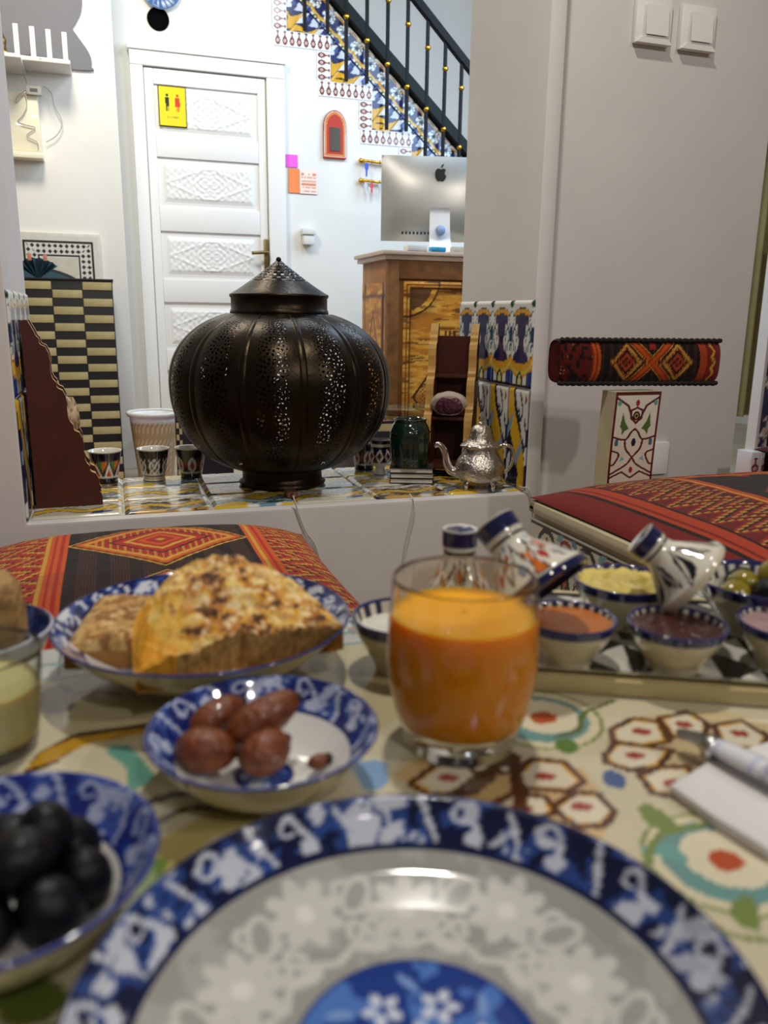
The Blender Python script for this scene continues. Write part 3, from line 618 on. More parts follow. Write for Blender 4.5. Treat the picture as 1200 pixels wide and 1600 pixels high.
# ------------------------------------------------------------------ passage seen past the right wall
V, F, u, v = grid(120, 4, lambda u, v: (2.95+u*1.1, 3.5+.03*np.sin(u*60)+.012*np.sin(u*131), .25+v*2.2))
V2 = V+np.array([0, .004, 0]); tag(mesh('curtain', np.vstack([V, V2]), np.vstack([F, F[:, ::-1]+len(V)]), mat('olive_curtain', '#a39763', .85, var=.12, vs=9)), 'olive beige curtain hanging past the right wall', 'curtain')
t = thing('tiled_newel', 'white newel post with yellow and blue tiles at the right edge', 'post', (2.85, 3.02, 0))
mesh('post', *prism([(-.015, .15), (.3, .15), (.3, 1.2), (-.015, 1.2)], 0, .06), WHITEP, t, smooth=False); mesh('plinth', *box(-.04, .34, -.02, .08, 0, .15, .006), WHITEP, t, sharp=35)
def p_flo(u, v):
    P = Paint(u, v, '#e9e6dc'); n = fbm(u*5, v*18, 31); P.m(n > .55, '#e0b32a'); P.m(n < .40, '#23305a'); P.m((n > .47) & (n < .49), '#3a6a4a'); return P.c
V, F, u, v = grid(30, 90, lambda u, v: (0*v+u*.29, -.003+0*u, .17+v*.95)); mesh('tile_face', V, F, PAINTED, t, smooth=False, col=p_flo(u, v))
k2 = None
for k in range(6):
    o = tileobj('plinth_tile', .055, .09, 12, 22, p_key, t, t=.003) if k2 is None else link_copy(k2, t); k2 = k2 or o; o.location = (-.02+.057*k, -.0235, .085)
tag(mesh('iron_post', *tube([(2.87, 2.97, 0), (2.87, 2.97, 1.3)], .012, 10), IRON), 'thin black iron post in front of the tiled newel', 'post')
V, F, u, v = grid(40, 40, lambda u, v: (2.0+u*1.4, 2.3+v*.9, .006+0*u)); tag(mesh('red_rug', V, F, CLOTH, col=Paint(u, v, '#b0283a').m((v*12 % 1) < .3, '#c94a5a').c), 'red rug on the floor past the right wall', 'rug')
# ------------------------------------------------------------------ on the ledge
ZS = ZL+.0055
LM = mat('dark_bronze', '#30271c', .33, metal=.9, var=.35, vs=25, bump=.15, bs=120)
LX, LY, LR = .363, 1.835, .245
t = thing('pierced_lantern', 'large round dark metal lantern with pierced gores and conical cap', 'lantern', (LX, LY, ZS))
zc, zb_, zt_ = .228, .028, .395
def lprof(s):             # s 0..1 bottom to top -> r, z
    a = -PI/2+s*PI
    hgt = np.where(a < 0, zc-zb_, zt_-zc)
    ca = np.clip(np.cos(a), 0, 1)**.80; sa = np.sign(np.sin(a))*np.abs(np.sin(a))**.93
    return LR*ca, zc+hgt*sa
NG = 12; nu, nv = NG*62, 330
s = np.linspace(.115, .872, nv); th = np.arange(nu)/nu*2*PI
T, Sg = np.meshgrid(th, s, indexing='ij'); T = T.ravel(); Sg = Sg.ravel(); r, z = lprof(Sg)
ga = ((T/(2*PI)*NG) % 1)*2-1                               # -1..1 across a gore
rg = r*(1+.03*np.cos(ga*PI/2)-.015)
V = np.stack([rg*np.cos(T), rg*np.sin(T), z], -1); F = gridF(nu, nv, True)
# arc length along the profile
rr, zz = lprof(s); al = np.concatenate([[0], np.cumsum(np.hypot(np.diff(rr), np.diff(zz)))]); AL = np.tile(al, nu)
hw = PI*r/NG                                              # half width of the gore
fa, fl_, fh = ga[F].mean(1), AL[F].mean(1), hw[F].mean(1)
wrapf = np.abs(ga[F].max(1)-ga[F].min(1)) > 1
xs = fa*fh; PR = .054; yc = (np.round((fl_-.03)/PR))*PR+.03; yy = fl_-yc
sc = np.clip(fh/.064, .3, 1); rad = np.hypot(xs, yy)/.027/np.maximum(sc, .45); tt = np.arctan2(yy, xs)
hole = ((rad > .46) & (rad < .66) & (np.cos(tt*9) > .25)) | ((rad > .76) & (rad < 1.0) & (np.cos(tt*13+1.) > .35)) | ((rad < .26) & (rad > .12) & (np.cos(tt*6) > 0)) \
    | ((rad > 1.08) & (rad < 1.45) & (np.cos(tt*18) > .3) & (np.cos(rad*26) > .2))
hole &= (np.abs(fa) < .56) & (fl_ > .07) & (fl_ < al[-1]-.035) & ~wrapf
mesh('body', V, F[~hole], LM, t)
ss = np.linspace(.115, .872, 60)
for k in range(NG):
    a = 2*PI*k/NG; pr, pz = lprof(ss); Vr = []
    wv = .010*np.clip(pr/LR, .35, 1)
    for i in range(len(ss)):
        for da, dr in ((-1, .000), (-.5, .003), (.5, .003), (1, .000)):
            an = a+da*wv[i]/max(pr[i], .02); R_ = pr[i]*.987+dr; Vr.append((R_*math.cos(an), R_*math.sin(an), pz[i]))
    if k == 0:
        ro = mesh('rib', Vr, gridF(len(ss), 4), LM, t); r0_ = ro
    else: link_copy(r0_, t, rot=(0, 0, a))
mesh('foot_ring', *lathe([(.085, .0), (.097, .0), (.100, .006), (.092, .010), (.090, .045), (.098, .056), (.09, .062)], 64)[:2], LM, t)
mesh('collar', *lathe([(.09, .380), (.107, .380), (.109, .384), (.108, .390), (.106, .392), (.106, .416), (.109, .419), (.109, .424), (.104, .4245)], 72)[:2], LM, t)
V, F, T, I, r, z = lathe(np.array([(.109-.1065*q, .424+.074*q**1.12) for q in np.linspace(0, 1, 60)]), 180)
q_ = (I[F].mean(1))/60; tf = T[F].mean(1); hole = (q_ > .42) & (q_ < .93) & (np.cos(tf*16+np.floor(q_*14)*PI) > .1) & (np.cos(q_*2*PI*14) > -.4)
mesh('cap', V, F[~hole], LM, t); mesh('finial', *sphere((0, 0, .498), .006, 12, 8), LM, t)
t = thing('plug', 'small brown plug lying in front of the lantern foot', 'plug', at(455, 776, ZS)); mesh('shell', *box(-.012, .012, -.016, .016, 0, .014, .003), mat('plug_brown', '#7a5236', .5), t, sharp=35); mesh('cord_sleeve', *tube([(0, -.016, .007), (.002, -.03, .007)], .004, 8), mat('plug_brown', '#7a5236', .5), t)

# scalloped corner shelves
EDGE = mat('gilt_edge', '#c79a52', .45, var=.15)
def shelf_unit(name, label, loc, rotz, w_=.105, H=.365, D=.165):
    t = thing(name, label, 'shelf', loc, rotz)
    pts = [(0, 0), (D, 0), (D, .018)]
    n = 4
    for k in range(n):          # five scalloped steps from the front foot to the top back
        d0, z0 = D-.004-(D-.025)*k/n, .018+(H-.03)*k/n; d1, z1 = D-.004-(D-.025)*(k+1)/n, .018+(H-.03)*(k+1)/n
        dd, dz = d0-d1, z1-z0
        pts += [(d0-dd*.02, z0+dz*.10), (d0+dd*.02, z0+dz*.24), (d0-dd*.06, z0+dz*.42), (d0-dd*.26, z0+dz*.56), (d0-dd*.55, z0+dz*.60), (d0-dd*.66, z0+dz*.64), (d0-dd*.66, z0+dz*.74), (d0-dd*.88, z0+dz*.82), (d0-dd*1.0, z0+dz*.92)]
    pts += [(.012, H), (0, H)]
    out = np.array(pts); yz = np.stack([-out[:, 0], out[:, 1]], -1)
    for sx in (-w_/2, w_/2):
        b = mesh('side_board', *prism(yz, sx-.009, sx+.009, 'YZ'), WOODDK, t, smooth=False)
        m_ = len(yz); V = []; F = []
        for i in range(m_): V += [(sx-.0096, yz[i, 0]-.0008, yz[i, 1]), (sx+.0096, yz[i, 0]-.0008, yz[i, 1])]
        mesh('edge_band', V, [(2*i, 2*i+1, 2*i+3, 2*i+2) for i in range(2, m_-2)], EDGE, b, smooth=False)
    for (zz_, dd_) in ((.02, D*.94), (.135, D*.64), (.235, D*.34)):
        mesh('shelf_board', *box(-w_/2+.009, w_/2-.009, -dd_, -.004, zz_, zz_+.008, .001), WOODDK, t, sharp=35)
    mesh('back_board', *box(-w_/2+.009, w_/2-.009, -.004, 0, 0, H-.03), WOODDK, t, smooth=False)
    return t
shelf_unit('scalloped_shelf', 'small brown shelf with scalloped side at the left end of the ledge', (-.160, 1.76, ZS), math.radians(92), D=.125, w_=.085)
shelf_unit('scalloped_shelf', 'small dark shelf with gilt scalloped edges behind the silver teapot', (.812, 1.885, ZS), math.radians(-33), w_=.10, D=.11)
def rock(name, loc, r, sc, label, cat, c1, c2, seed, parent=None):
    V, F = sphere((0, 0, 0), 1, 40, 26); n = fbm(V[:, 0]*2.2+9, V[:, 1]*2.2+V[:, 2]*1.7+9, seed); V2 = V*(.78+.45*n[:, None])*np.array(sc)*r
    P = Paint(V[:, 0], V[:, 1], c1); P.m(fbm(V[:, 0]*6+3, V[:, 2]*6+3, seed+2) > .55, c2)
    o = mesh(name, V2, F, mat('stone_paint', None, .6, var=.2, bump=.2, bs=90), parent, col=P.c, loc=loc)
    return o
o = rock('shell_stone', (-.086, 1.78, ZS+.175), .03, (.6, .8, 1.25), '', '', '#cdb291', '#9a7a58', 3); tag(o, 'rough beige stone on the left scalloped shelf', 'stone')
t = thing('geode', 'split geode with pale rind and purple crystals on the dark shelf', 'geode', (.776, 1.83, ZS+.176)); t.rotation_euler = (.35, 0, -.4)
V, F = sphere((0, 0, 0), .045, 40, 26, (1.0, .75, .62)); cutm = (V[:, 1] < -.012) & (V[:, 2] > -.02); V[cutm, 1] = -.012+.25*(V[cutm, 1]+.012)
V *= (1+.12*(fbm(V[:, 0]*60+5, V[:, 2]*60+5, 6)-.5))[:, None]; mesh('rind', V, F, mat('geode_rind', '#b9a594', .7, var=.3, bump=.3, bs=80), t)
V, F, u, v = grid(36, 26, lambda u, v: ((u-.5)*.066*np.sqrt(np.clip(1-(2*v-1)**2*.75, 0, 1)), -.026+.008*((2*u-1)**2+(2*v-1)**2)-.004*vn(u*16, v*12, 4), (v-.5)*.044)); mesh('crystals', V, F, mat('purple_crystal', '#5a2a40', .15, var=.5, vs=200, coat=.5), t, smooth=False)
# cups
def p_cup(k):
    def f(T, z, r):
        h_ = z/.074; P = Paint(T, h_, '#e3decf'); Kc = '#14131c'
        P.m((h_ > .80) & (h_ < .97), Kc); P.m((h_ > .72) & (h_ < .75), Kc); P.m((h_ < .20) & (h_ > .15), Kc); P.m((h_ < .13) & (h_ > .0), ['#14131c', '#d8cda8', '#14131c', '#2a2a55'][k])
        a = (T/(2*PI)*[7, 6, 6, 8][k]) % 1; b = (h_-.22)/.48; inb = (b > 0) & (b < 1); par = (np.floor(T/(2*PI)*7) % 2)
        Q = Paint(a, b, '#14131c' if k != 3 else '#e3decf')
        if k == 0: Q.poly([(.1, .05), (.9, .05), (.5, .85)], '#e3decf'); Q.poly([(.25, .05), (.75, .05), (.5, .5)], '#b8341f'); Q.poly([(.0, 1), (.38, 1), (.0, .3)], '#d8702a'); Q.poly([(1, 1), (.62, 1), (1, .3)], '#4a7a3c')
        if k == 1: Q.ell(.5, .5, .38, .46, '#d9d4c4'); Q.ell(.5, .5, .24, .34, '#14131c'); Q.line([(.1, 0), (.9, 1)], .10, '#d9d4c4'); Q.line([(.1, 1), (.9, 0)], .10, '#d9d4c4')
        if k == 2: Q.ell(.5, .5, .34, .48, '#e3decf'); Q.ell(.5, .5, .15, .3, '#9c2c20'); Q.ell(0, .5, .12, .3, '#a8341f'); Q.ell(1, .5, .12, .3, '#a8341f')
        if k == 3: Q.poly([(0, .5), (.5, 1), (1, .5), (.5, 0)], '#1d2350'); Q.poly([(.2, .5), (.5, .8), (.8, .5), (.5, .2)], '#e3decf'); Q.poly([(.35, .5), (.5, .65), (.65, .5), (.5, .35)], '#c0452a')
        P.c[inb] = Q.c[inb]; return P.c
    return f
def cup(px, Y_, k, label, sc=1.):
    p = atY(px, 740, Y_); prof = smoothp([(.001, 0), (.024, 0), (.025, .004), (.027, .015), (.033, .05), (.0365, .073)], 6).tolist()+[(.0375, .0745), (.0345, .0735), (.031, .05), (.024, .012), (.001, .010)]
    V, F, T, I, r, z = lathe(prof, 84); col = p_cup(k)(T, z, r); col[I > 32] = lin('#d8d3c6')
    return tag(mesh('tea_cup', V*sc, F, CERAMIC, col=col, loc=(p[0], Y_, ZS)), label, 'cup', 'painted tea cups on the ledge')
cup(166, 1.945, 0, 'painted cup with red and orange triangles right of the scalloped shelf'); cup(241, 1.95, 1, 'black and white cup with looped pattern, middle of three left of the lantern'); cup(299, 1.955, 2, 'painted cup with dark red ovals, nearest the left of the lantern', .98)
cup(569, 1.955, 2, 'painted cup mostly hidden behind the right of the lantern', .95)
p = atY(594, 740, 1.88); prof = smoothp([(.001, 0), (.016, 0), (.017, .004), (.012, .012), (.013, .018), (.027, .032), (.029, .050), (.024, .066), (.027, .080), (.0275, .086)], 6).tolist()+[(.025, .0855), (.022, .066), (.025, .045), (.001, .03)]
V, F, T, I, r, z = lathe(prof, 84); P = Paint(T, z, '#dcd6c4'); P.m((z > .078), '#17172a'); P.m((z > .064) & (z < .070), '#17172a'); a = (T/(2*PI)*8) % 1; b = (z-.03)/.034
Q = Paint(a, b, '#1d1d3c'); Q.poly([(0, .5), (.5, 1.05), (1, .5), (.5, -.05)], '#e3decf'); Q.poly([(.22, .5), (.5, .8), (.78, .5), (.5, .2)], '#1d1d3c'); Q.line([(0, .5), (.25, .25)], .12, '#b04a2a'); Q.line([(1, .5), (.75, .75)], .12, '#b04a2a')
inb = (b > 0) & (b < 1); P.c[inb] = Q.c[inb]; P.c[I > 55] = lin('#d8d3c6')
tag(mesh('egg_goblet', V, F, CERAMIC, col=P.c, loc=(p[0], 1.88, ZS)), 'small footed goblet with diamond pattern right of the lantern', 'goblet')
# booklets and green pot
p = atY(643, 745, 1.78)[:2]; zz_ = ZS
for k, (rz, lb) in enumerate(((-.36, 'bottom booklet of the stack under the green pot'), (-.33, 'middle booklet of the stack under the green pot'), (-.38, 'top booklet of the stack, under the green pot'))):
    t = thing('booklet', lb, 'booklet', (p[0], p[1], zz_), rz, 'booklets stacked on the ledge')
    mesh('pages', *box(-.049, .049, -.036, .036, .0015, .0105), mat('page_edge', '#d6d0c4', .7), t, smooth=False); mesh('cover', *joinm([box(-.051, .051, -.038, .038, 0, .0015), box(-.051, .051, -.038, .038, .0105, .012)]), mat('dark_cover', '#2a2724', .5, var=.3), t, smooth=False)
    zz_ += .0122
t = thing('green_pot', 'dark green glazed ceramic pot standing on the booklets', 'pot', (p[0]-.006, p[1], zz_))
GG = mat('dark_green_glaze', '#12271d', .12, coat=.7, var=.3)
prof = smoothp([(.001, 0), (.038, 0), (.043, .006), (.047, .035), (.047, .075), (.042, .095), (.037, .104), (.039, .112)], 6).tolist()+[(.036, .1125), (.034, .10), (.04, .07), (.04, .012), (.001, .008)]
V, F, T, I, r, z = lathe(prof, 96); m_ = (I < 43); V[:, :2] *= (1+.018*m_*(z > .012)*(z < .092)*np.sign(np.cos(T*8)))[:, None]; mesh('body', V, F, GG, t)
mesh('raised_band', *lathe([(.0455, .078), (.0485, .081), (.0455, .085)], 64)[:2], GG, t)
# silver teapot
SIL = mat('engraved_silver', '#d8cfc2', .2, metal=1, var=.35, vs=90, bump=.8, bs=160); SILP = mat('polished_silver', '#dcd4c8', .12, metal=1, var=.08)
t = thing('teapot', 'small engraved silver teapot with domed lid at the right end of the ledge', 'teapot', (.785, 1.662, ZS), math.radians(-22))
mesh('body', *lathe(smoothp([(.001, .016), (.030, .014), (.050, .024), (.0575, .042), (.054, .060), (.042, .080), (.037, .092), (.040, .098)], 6), 72)[:2], SIL, t)
ld = mesh('lid', *lathe(smoothp([(.044, .098), (.043, .102), (.032, .108), (.026, .120), (.021, .138), (.010, .146), (.001, .148)], 5), 64)[:2], SIL, t)
mesh('finial', *lathe(smoothp([(.004, .145), (.007, .149), (.004, .153), (.007, .160), (.004, .168), (.001, .174)], 4), 20)[:2], SILP, ld)
mesh('rim_band', *lathe([(.040, .094), (.047, .096), (.047, .100), (.040, .102)], 64)[:2], SILP, t)
mesh('spout', *tube(smoothp([(-.045, 0, .034), (-.066, 0, .040), (-.076, 0, .060), (-.082, 0, .085), (-.094, 0, .098), (-.104, 0, .094)], 6), np.linspace(.012, .0055, 31), 14), SILP, t)
mesh('handle', *tube(smoothp([(.036, 0, .088), (.052, 0, .100), (.070, 0, .094), (.075, 0, .070), (.066, 0, .045), (.050, 0, .036)], 6), .0042, 10), SILP, t)
ft = None
for a in (45, 135, 225, 315):
    o = mesh('foot', *tube(smoothp([(.036, 0, .020), (.043, 0, .012), (.042, 0, .004), (.046, 0, 0)], 4), np.linspace(.006, .004, 13), 10), SILP, t) if ft is None else link_copy(ft, t)
    ft = ft or o; o.rotation_euler = (0, 0, math.radians(a))

# ------------------------------------------------------------------ seats and cushions
def pillow(name, label, x0, x1, y0, y1, zm, T_, paint, nu=260, nv=240, group=None, tb=None, pin=.035):
    t = thing(name, label, 'cushion', ((x0+x1)/2, (y0+y1)/2, zm-(tb or T_)), 0, group)
    def f(top):
        def g(u, v):
            a, b = 2*u-1, 2*v-1
            h_ = T_*((1-np.abs(a)**3.2)*(1-np.abs(b)**3.2))**.62
            X_ = a*(1-pin*(1-b*b)); Y_ = b*(1-pin*(1-a*a))
            wr_ = .004*(fbm(u*9, v*9, 17)-.5)*(h_/T_)
            return (X_*(x1-x0)/2, Y_*(y1-y0)/2, (tb or T_)+(h_+wr_ if top else -h_*(tb or T_)/T_))
        return g
    V, F, u, v = grid(nu, nv, f(True)); mesh('cover', V, F, CLOTH, t, col=paint(u*(x1-x0)+x0, v*(y1-y0)+y0, u, v))
    V, F, u, v = grid(24, 24, f(False)); mesh('underside', V, F[:, ::-1], mat('dark_cloth', '#2a1a14', .9, var=.2), t)
    return t
RED, ORG, YEL, DK, MAR = '#bb2c16', '#d85a1a', '#d8a438', '#1e120e', '#6a1a14'
def zig(P, s_, q_, w_, period, amp, c):
    """stepped zigzag line along q_ at cross position s_ (both arrays)"""
    tri = np.abs(((q_/period) % 1)*2-1); tri = np.round(tri*5)/5
    return P.m(np.abs(s_-amp*(tri-.5)) < w_, c)
def p_left(X_, Y_, u, v):
    P = Paint(X_, Y_, RED)
    def band(a, b): return (X_ >= a) & (X_ < b)
    def stripes(a, b, cs):
        n_ = len(cs)
        for k, c in enumerate(cs): P.m(band(a+(b-a)*k/n_, a+(b-a)*(k+1)/n_), c)
    for a, b, dk in ((-.205, -.118, 0), (.232, .33, 1)):
        bb = band(a, b); m_ = (a+b)/2; q_ = Y_
        st = (np.round(np.abs(((q_/.075) % 1)*2-1)*6)/6-.5)*(b-a)*.55
        for k in range(-3, 4):
            P.m(bb & (np.abs(X_-m_-st-k*.036) < .0055), YEL); P.m(bb & (np.abs(X_-m_-st-k*.036-.009) < .0028), DK)
        P.m(bb & ((Y_*170 % 1) < .22), MAR if dk else '#7d1c14', .55)
    stripes(-.26, -.205, [MAR, ORG, RED, ORG]); stripes(-.118, -.085, [YEL, ORG, RED, ORG, RED, ORG]); stripes(.200, .232, [ORG, YEL, ORG, RED, ORG])
    f = band(-.085, .200); P.m(f, DK); P.m(f & ((X_*260 % 1) < .3), '#4a2c20')
    cx, cy = .058, 1.285
    for cy_, hy in ((1.30, .150), (1.02, .12)):
        d = np.abs(X_-cx)/.148+np.abs(Y_-cy_)/hy; d = np.round(d*26)/26
        for lim, c in ((1.0, YEL), (.93, DK), (.90, ORG), (.82, YEL), (.76, '#b02a1c'), (.56, DK), (.53, RED), (.40, YEL), (.34, RED), (.24, ORG), (.16, '#b02a1c'), (.07, YEL)): P.m(f & (d < lim), c)
        P.m(f & (d < .76) & (d > .56) & ((X_*90+np.floor(Y_*70)) % 1 < .3), YEL, .7)
    P.m((Y_*420 % 1) < .25, '#3a1410', .25)
    return P.c
pillow('seat_cushion', 'red and orange kilim cushion with a big diamond below the ledge', -.262, .338, .955, 1.525, .325, .072, p_left, 300, 240, 'kilim seat cushions', tb=.05)
b = tag(mesh('bench', *box(-1.6, .335, .97, 1.58, 0, .274, .01), mat('bench_wood', '#6a4a34', .6, var=.25, vs=8), sharp=35), 'low brown bench under the kilim cushion in front of the wall', 'bench')
# painted seat on the right
t = thing('painted_seat', 'cream wooden seat with painted flower panels and a padded T-shaped backrest', 'chair', (.722, .70, 0))
PW = mat('cream_painted_wood', '#cbbf9c', .38, var=.1, coat=.25)
mesh('body', *box(.006, .70, .006, .60, .06, .398, .004), PW, t, sharp=35)
for a, b_, c, d in ((-.004, .03, -.004, .606), (-.004, .70, -.004, .03), (-.004, .70, .575, .606)): mesh('rail', *box(a, b_, c, d, .398, .421, .009), PW, t, sharp=35)
for a, b_ in ((.0, .0), (.66, .0), (.0, .56), (.66, .56)): mesh('leg', *box(a, a+.04, b_, b_+.04, 0, .06, .004), PW, t, sharp=35)
def p_panel(u, v):
    s_ = u*.59; z_ = v*.30-.058; P = Paint(s_, z_, '#d6cdb4'); K = '#1e1611'
    P.m(np.abs(z_-.236) < .003, K); 
    for k in range(5):
        cx = .06+.13*k
        P.ell(cx, .19, .035, .045, K, inner=.78); P.ell(cx-.025, .165, .03, .035, K, inner=.75); P.ell(cx+.025, .165, .03, .035, K, inner=.75)
        for dx, dz, c in ((0, .02, '#7a1c1a'), (-.018, -.012, '#5a1616'), (.018, -.012, '#7a1c1a'), (0, -.03, '#8a5a2a')): P.ell(cx+dx, .185+dz, .007, .013, c, dx*20)
        P.ell(cx+.065, .20, .024, .030, '#8c1f22', inner=.72); P.ell(cx+.06, .19, .012, .016, '#8c1f22', inner=.55); P.ell(cx+.068, .165, .014, .035, '#1f3a24'); P.ell(cx+.068, .165, .006, .022, '#c8642a'); P.ell(cx+.045, .228, .012, .006, '#7fa0a8', .5); P.ell(cx+.092, .228, .010, .006, '#5a8a94', -.5)
        P.line(smoothp([(cx+.03, .15), (cx+.05, .10), (cx+.09, .12), (cx+.10, .16)], 4), .005, K)
    return P.c
V, F, u, v = grid(220, 110, lambda u, v: (-.001+0*u, .595-u*.59, .090+v*.30)); mesh('painted_panel', V, F, PAINTED, t, smooth=False, col=p_panel(u, v))
# backrest post, parallel to the wall
pxl, pxr = .893-.722, .993-.722; YP = 1.33-.70
def wpost(v): return -.012*np.exp(-((v-.0)/.25)**2)+.004*np.sin(v*PI)
def p_post(u, v):
    P = Paint(u*.45, v, '#ddd7c6'); M_ = '#5a1a18'
    P.m((u < .045) | (u > .955), M_); P.m(v > .965, M_)
    U = lambda pts: [(a*.45, b) for a, b in pts]
    for s_ in (0, 1):
        f = lambda a: a if s_ == 0 else 1-a
        P.line(U([(f(.0), .95), (f(.3), .85), (f(.42), .70), (f(.5), .66), (f(.62), .72), (f(.62), .80), (f(.5), .83)]), .022, M_)
        P.line(U(smoothp([(f(.0), .52), (f(.3), .48), (f(.42), .56), (f(.5), .60)], 4)), .02, M_); P.line(U(smoothp([(f(.3), .48), (f(.34), .38), (f(.5), .28), (f(.62), .20), (f(.95), .1)], 4)), .02, M_); P.line(U(smoothp([(f(.05), .36), (f(.2), .32), (f(.12), .22), (f(.05), .2)], 4)), .02, M_); P.line(U([(f(.0), .05), (f(.3), .12), (f(.5), .05)]), .02, M_)
        P.poly(U([(f(.20), .78), (f(.26), .68), (f(.36), .60), (f(.28), .58), (f(.22), .53), (f(.20), .60), (f(.16), .62)]), '#4d6a34')
        P.ell(f(.12)*.45, .45, .02, .04, '#3f6a80'); P.poly(U([(f(.34), .40), (f(.26), .30), (f(.34), .26), (f(.22), .24)]), '#7fb0b4'); P.ell(f(.1)*.45, .88, .02, .03, '#6a9a90')
    P.ell(.225, .74, .035, .05, '#191225'); P.ell(.225, .74, .02, .03, '#c89a4a'); P.ell(.225, .74, .012, .018, '#191225'); P.ell(.225, .88, .02, .035, '#a02420'); P.ell(.225, .45, .022, .045, '#16223c'); P.ell(.225, .14, .02, .035, '#a02420')
    return P.c
V, F, u, v = grid(80, 150, lambda u, v: (pxl-wpost(.45+.55*v)+u*(pxr-pxl)+.010*(.55-.55*v)**2, YP-.001-.02*np.sin((.45+.55*v)*PI*.5), .44+v*.175)); mesh('backrest_post_face', V, F, PAINTED, t, col=p_post(u, v))
zz_ = np.linspace(0, 1, 20); pr = []
for q in zz_: 
    xa = pxl-wpost(q)+.010*(1-q)**2; ya = YP-.02*math.sin(q*PI*.5); pr += [(xa, ya, .30+q*.315), (xa+pxr-pxl, ya, .30+q*.315), (xa+pxr-pxl, ya+.045, .30+q*.315), (xa-.0, ya+.045, .30+q*.315)]
mesh('backrest_post', pr, [(4*i+k, 4*i+(k+1) % 4, 4*i+4+(k+1) % 4, 4*i+4+k) for i in range(19) for k in range(4)]+[(0, 1, 2, 3), (79, 78, 77, 76)], PW, t, sharp=40)
bl = atY(882, 565, 1.34); br = atY(1106, 565, 1.34); BL = br[0]-bl[0]; zb = (bl[2]+br[2])/2
def fb(u, v):
    a = v*2*PI; ex = .62; cx_ = np.sign(np.cos(a))*np.abs(np.cos(a))**ex; sx_ = np.sign(np.sin(a))*np.abs(np.sin(a))**ex
    en = 1-.10*np.exp(-np.minimum(u, 1-u)/.012)
    return (bl[0]-.722+u*BL, .655-.036*cx_*en, zb+.042*sx_*en)
V, F, u, v = grid(220, 120, fb)
a = v*2*PI; vv = np.where(np.cos(a) >= 0, (V[:, 2]-zb)/.084+.5, 2)
P = Paint(u*4.2, vv, DK); P.m((u*200 % 1) < .3, '#3a241a')
P.m(u < .225, MAR); P.m((u < .19) & (fbm(u*40, vv*10, 8) > .56), DK); P.m((u < .19) & (((u*60) % 1 < .4) & ((vv*13) % 1 < .4)) & (fbm(u*14, vv*4, 5) > .5), '#b99a6a'); uc = u+.05*(vv-.5)**2*2
P.m((uc > .19) & (uc < .245), '#8a3a1c'); P.m((uc > .2) & (uc < .215), ORG); P.m((uc > .225) & (uc < .24), ORG)
P.m((uc > .865) & (uc < .91), '#b5481f'); P.m(uc > .91, '#80201a'); P.m((uc > .91) & (np.abs(uc-.94-.02*np.abs(((vv*4) % 1)*2-1)) < .008), YEL)
for cx in (.40, .72):
    d = np.abs(u-cx)/.105+np.abs(vv-.5)/.46; d = np.round(d*14)/14
    for lim, c in ((1.0, '#8a2a1a'), (.86, YEL), (.78, '#8a2418'), (.58, DK), (.5, '#b5481f'), (.26, DK), (.14, '#a83a1c')): P.m((d < lim) & (vv < 1.5), c)
    P.m((d < 1) & (d > .6) & ((np.floor(u*110)+np.floor(vv*12)) % 3 == 0), '#b98a3a')
for s_ in (1, -1):
    d = np.abs((u-.56)-s_*(vv-.5)*.26); P.m((d < .030) & (u > .3) & (u < .84), '#a83c18'); P.m((d < .012) & (u > .3) & (u < .84), ORG); P.m((d > .030) & (d < .036) & (np.abs(u-.56) < .2), YEL)
P.m(((u-.56).__abs__() < .02) & (vv > .78), '#a02a1c')
P.m((vv > .93) | (vv < .05), '#15100d')
BC = np.array([(bl[0]+br[0])/2-.722, .655, 0]); bo = mesh('bolster', V-BC, F, CLOTH, t, col=P.c*.72, loc=BC, rotz=math.radians(-9))
for zz in (.040, -.040):
    n_ = 90; mesh('braid', *tube([(-BL/2+BL*k/n_, -.028+.0012*math.sin(k*1.9), zb+zz+.0012*math.cos(k*1.9)) for k in range(n_+1)], .0046, 6), mat('black_braid', '#1a1310', .9, var=.4, vs=200), bo)
for xe in (.004, .996):
    Ve = [(-BL/2+xe*BL, 0, zb)]+[tuple(np.array(fb(np.array([xe]), np.array([k/40])))[:, 0]-BC) for k in range(40)]; mesh('end_cap', Ve, [(0, 1+k, 1+(k+1) % 40) for k in range(40)], mat('maroon_cloth', '#54140f', .95, spec=.1, var=.75, vs=90), bo)
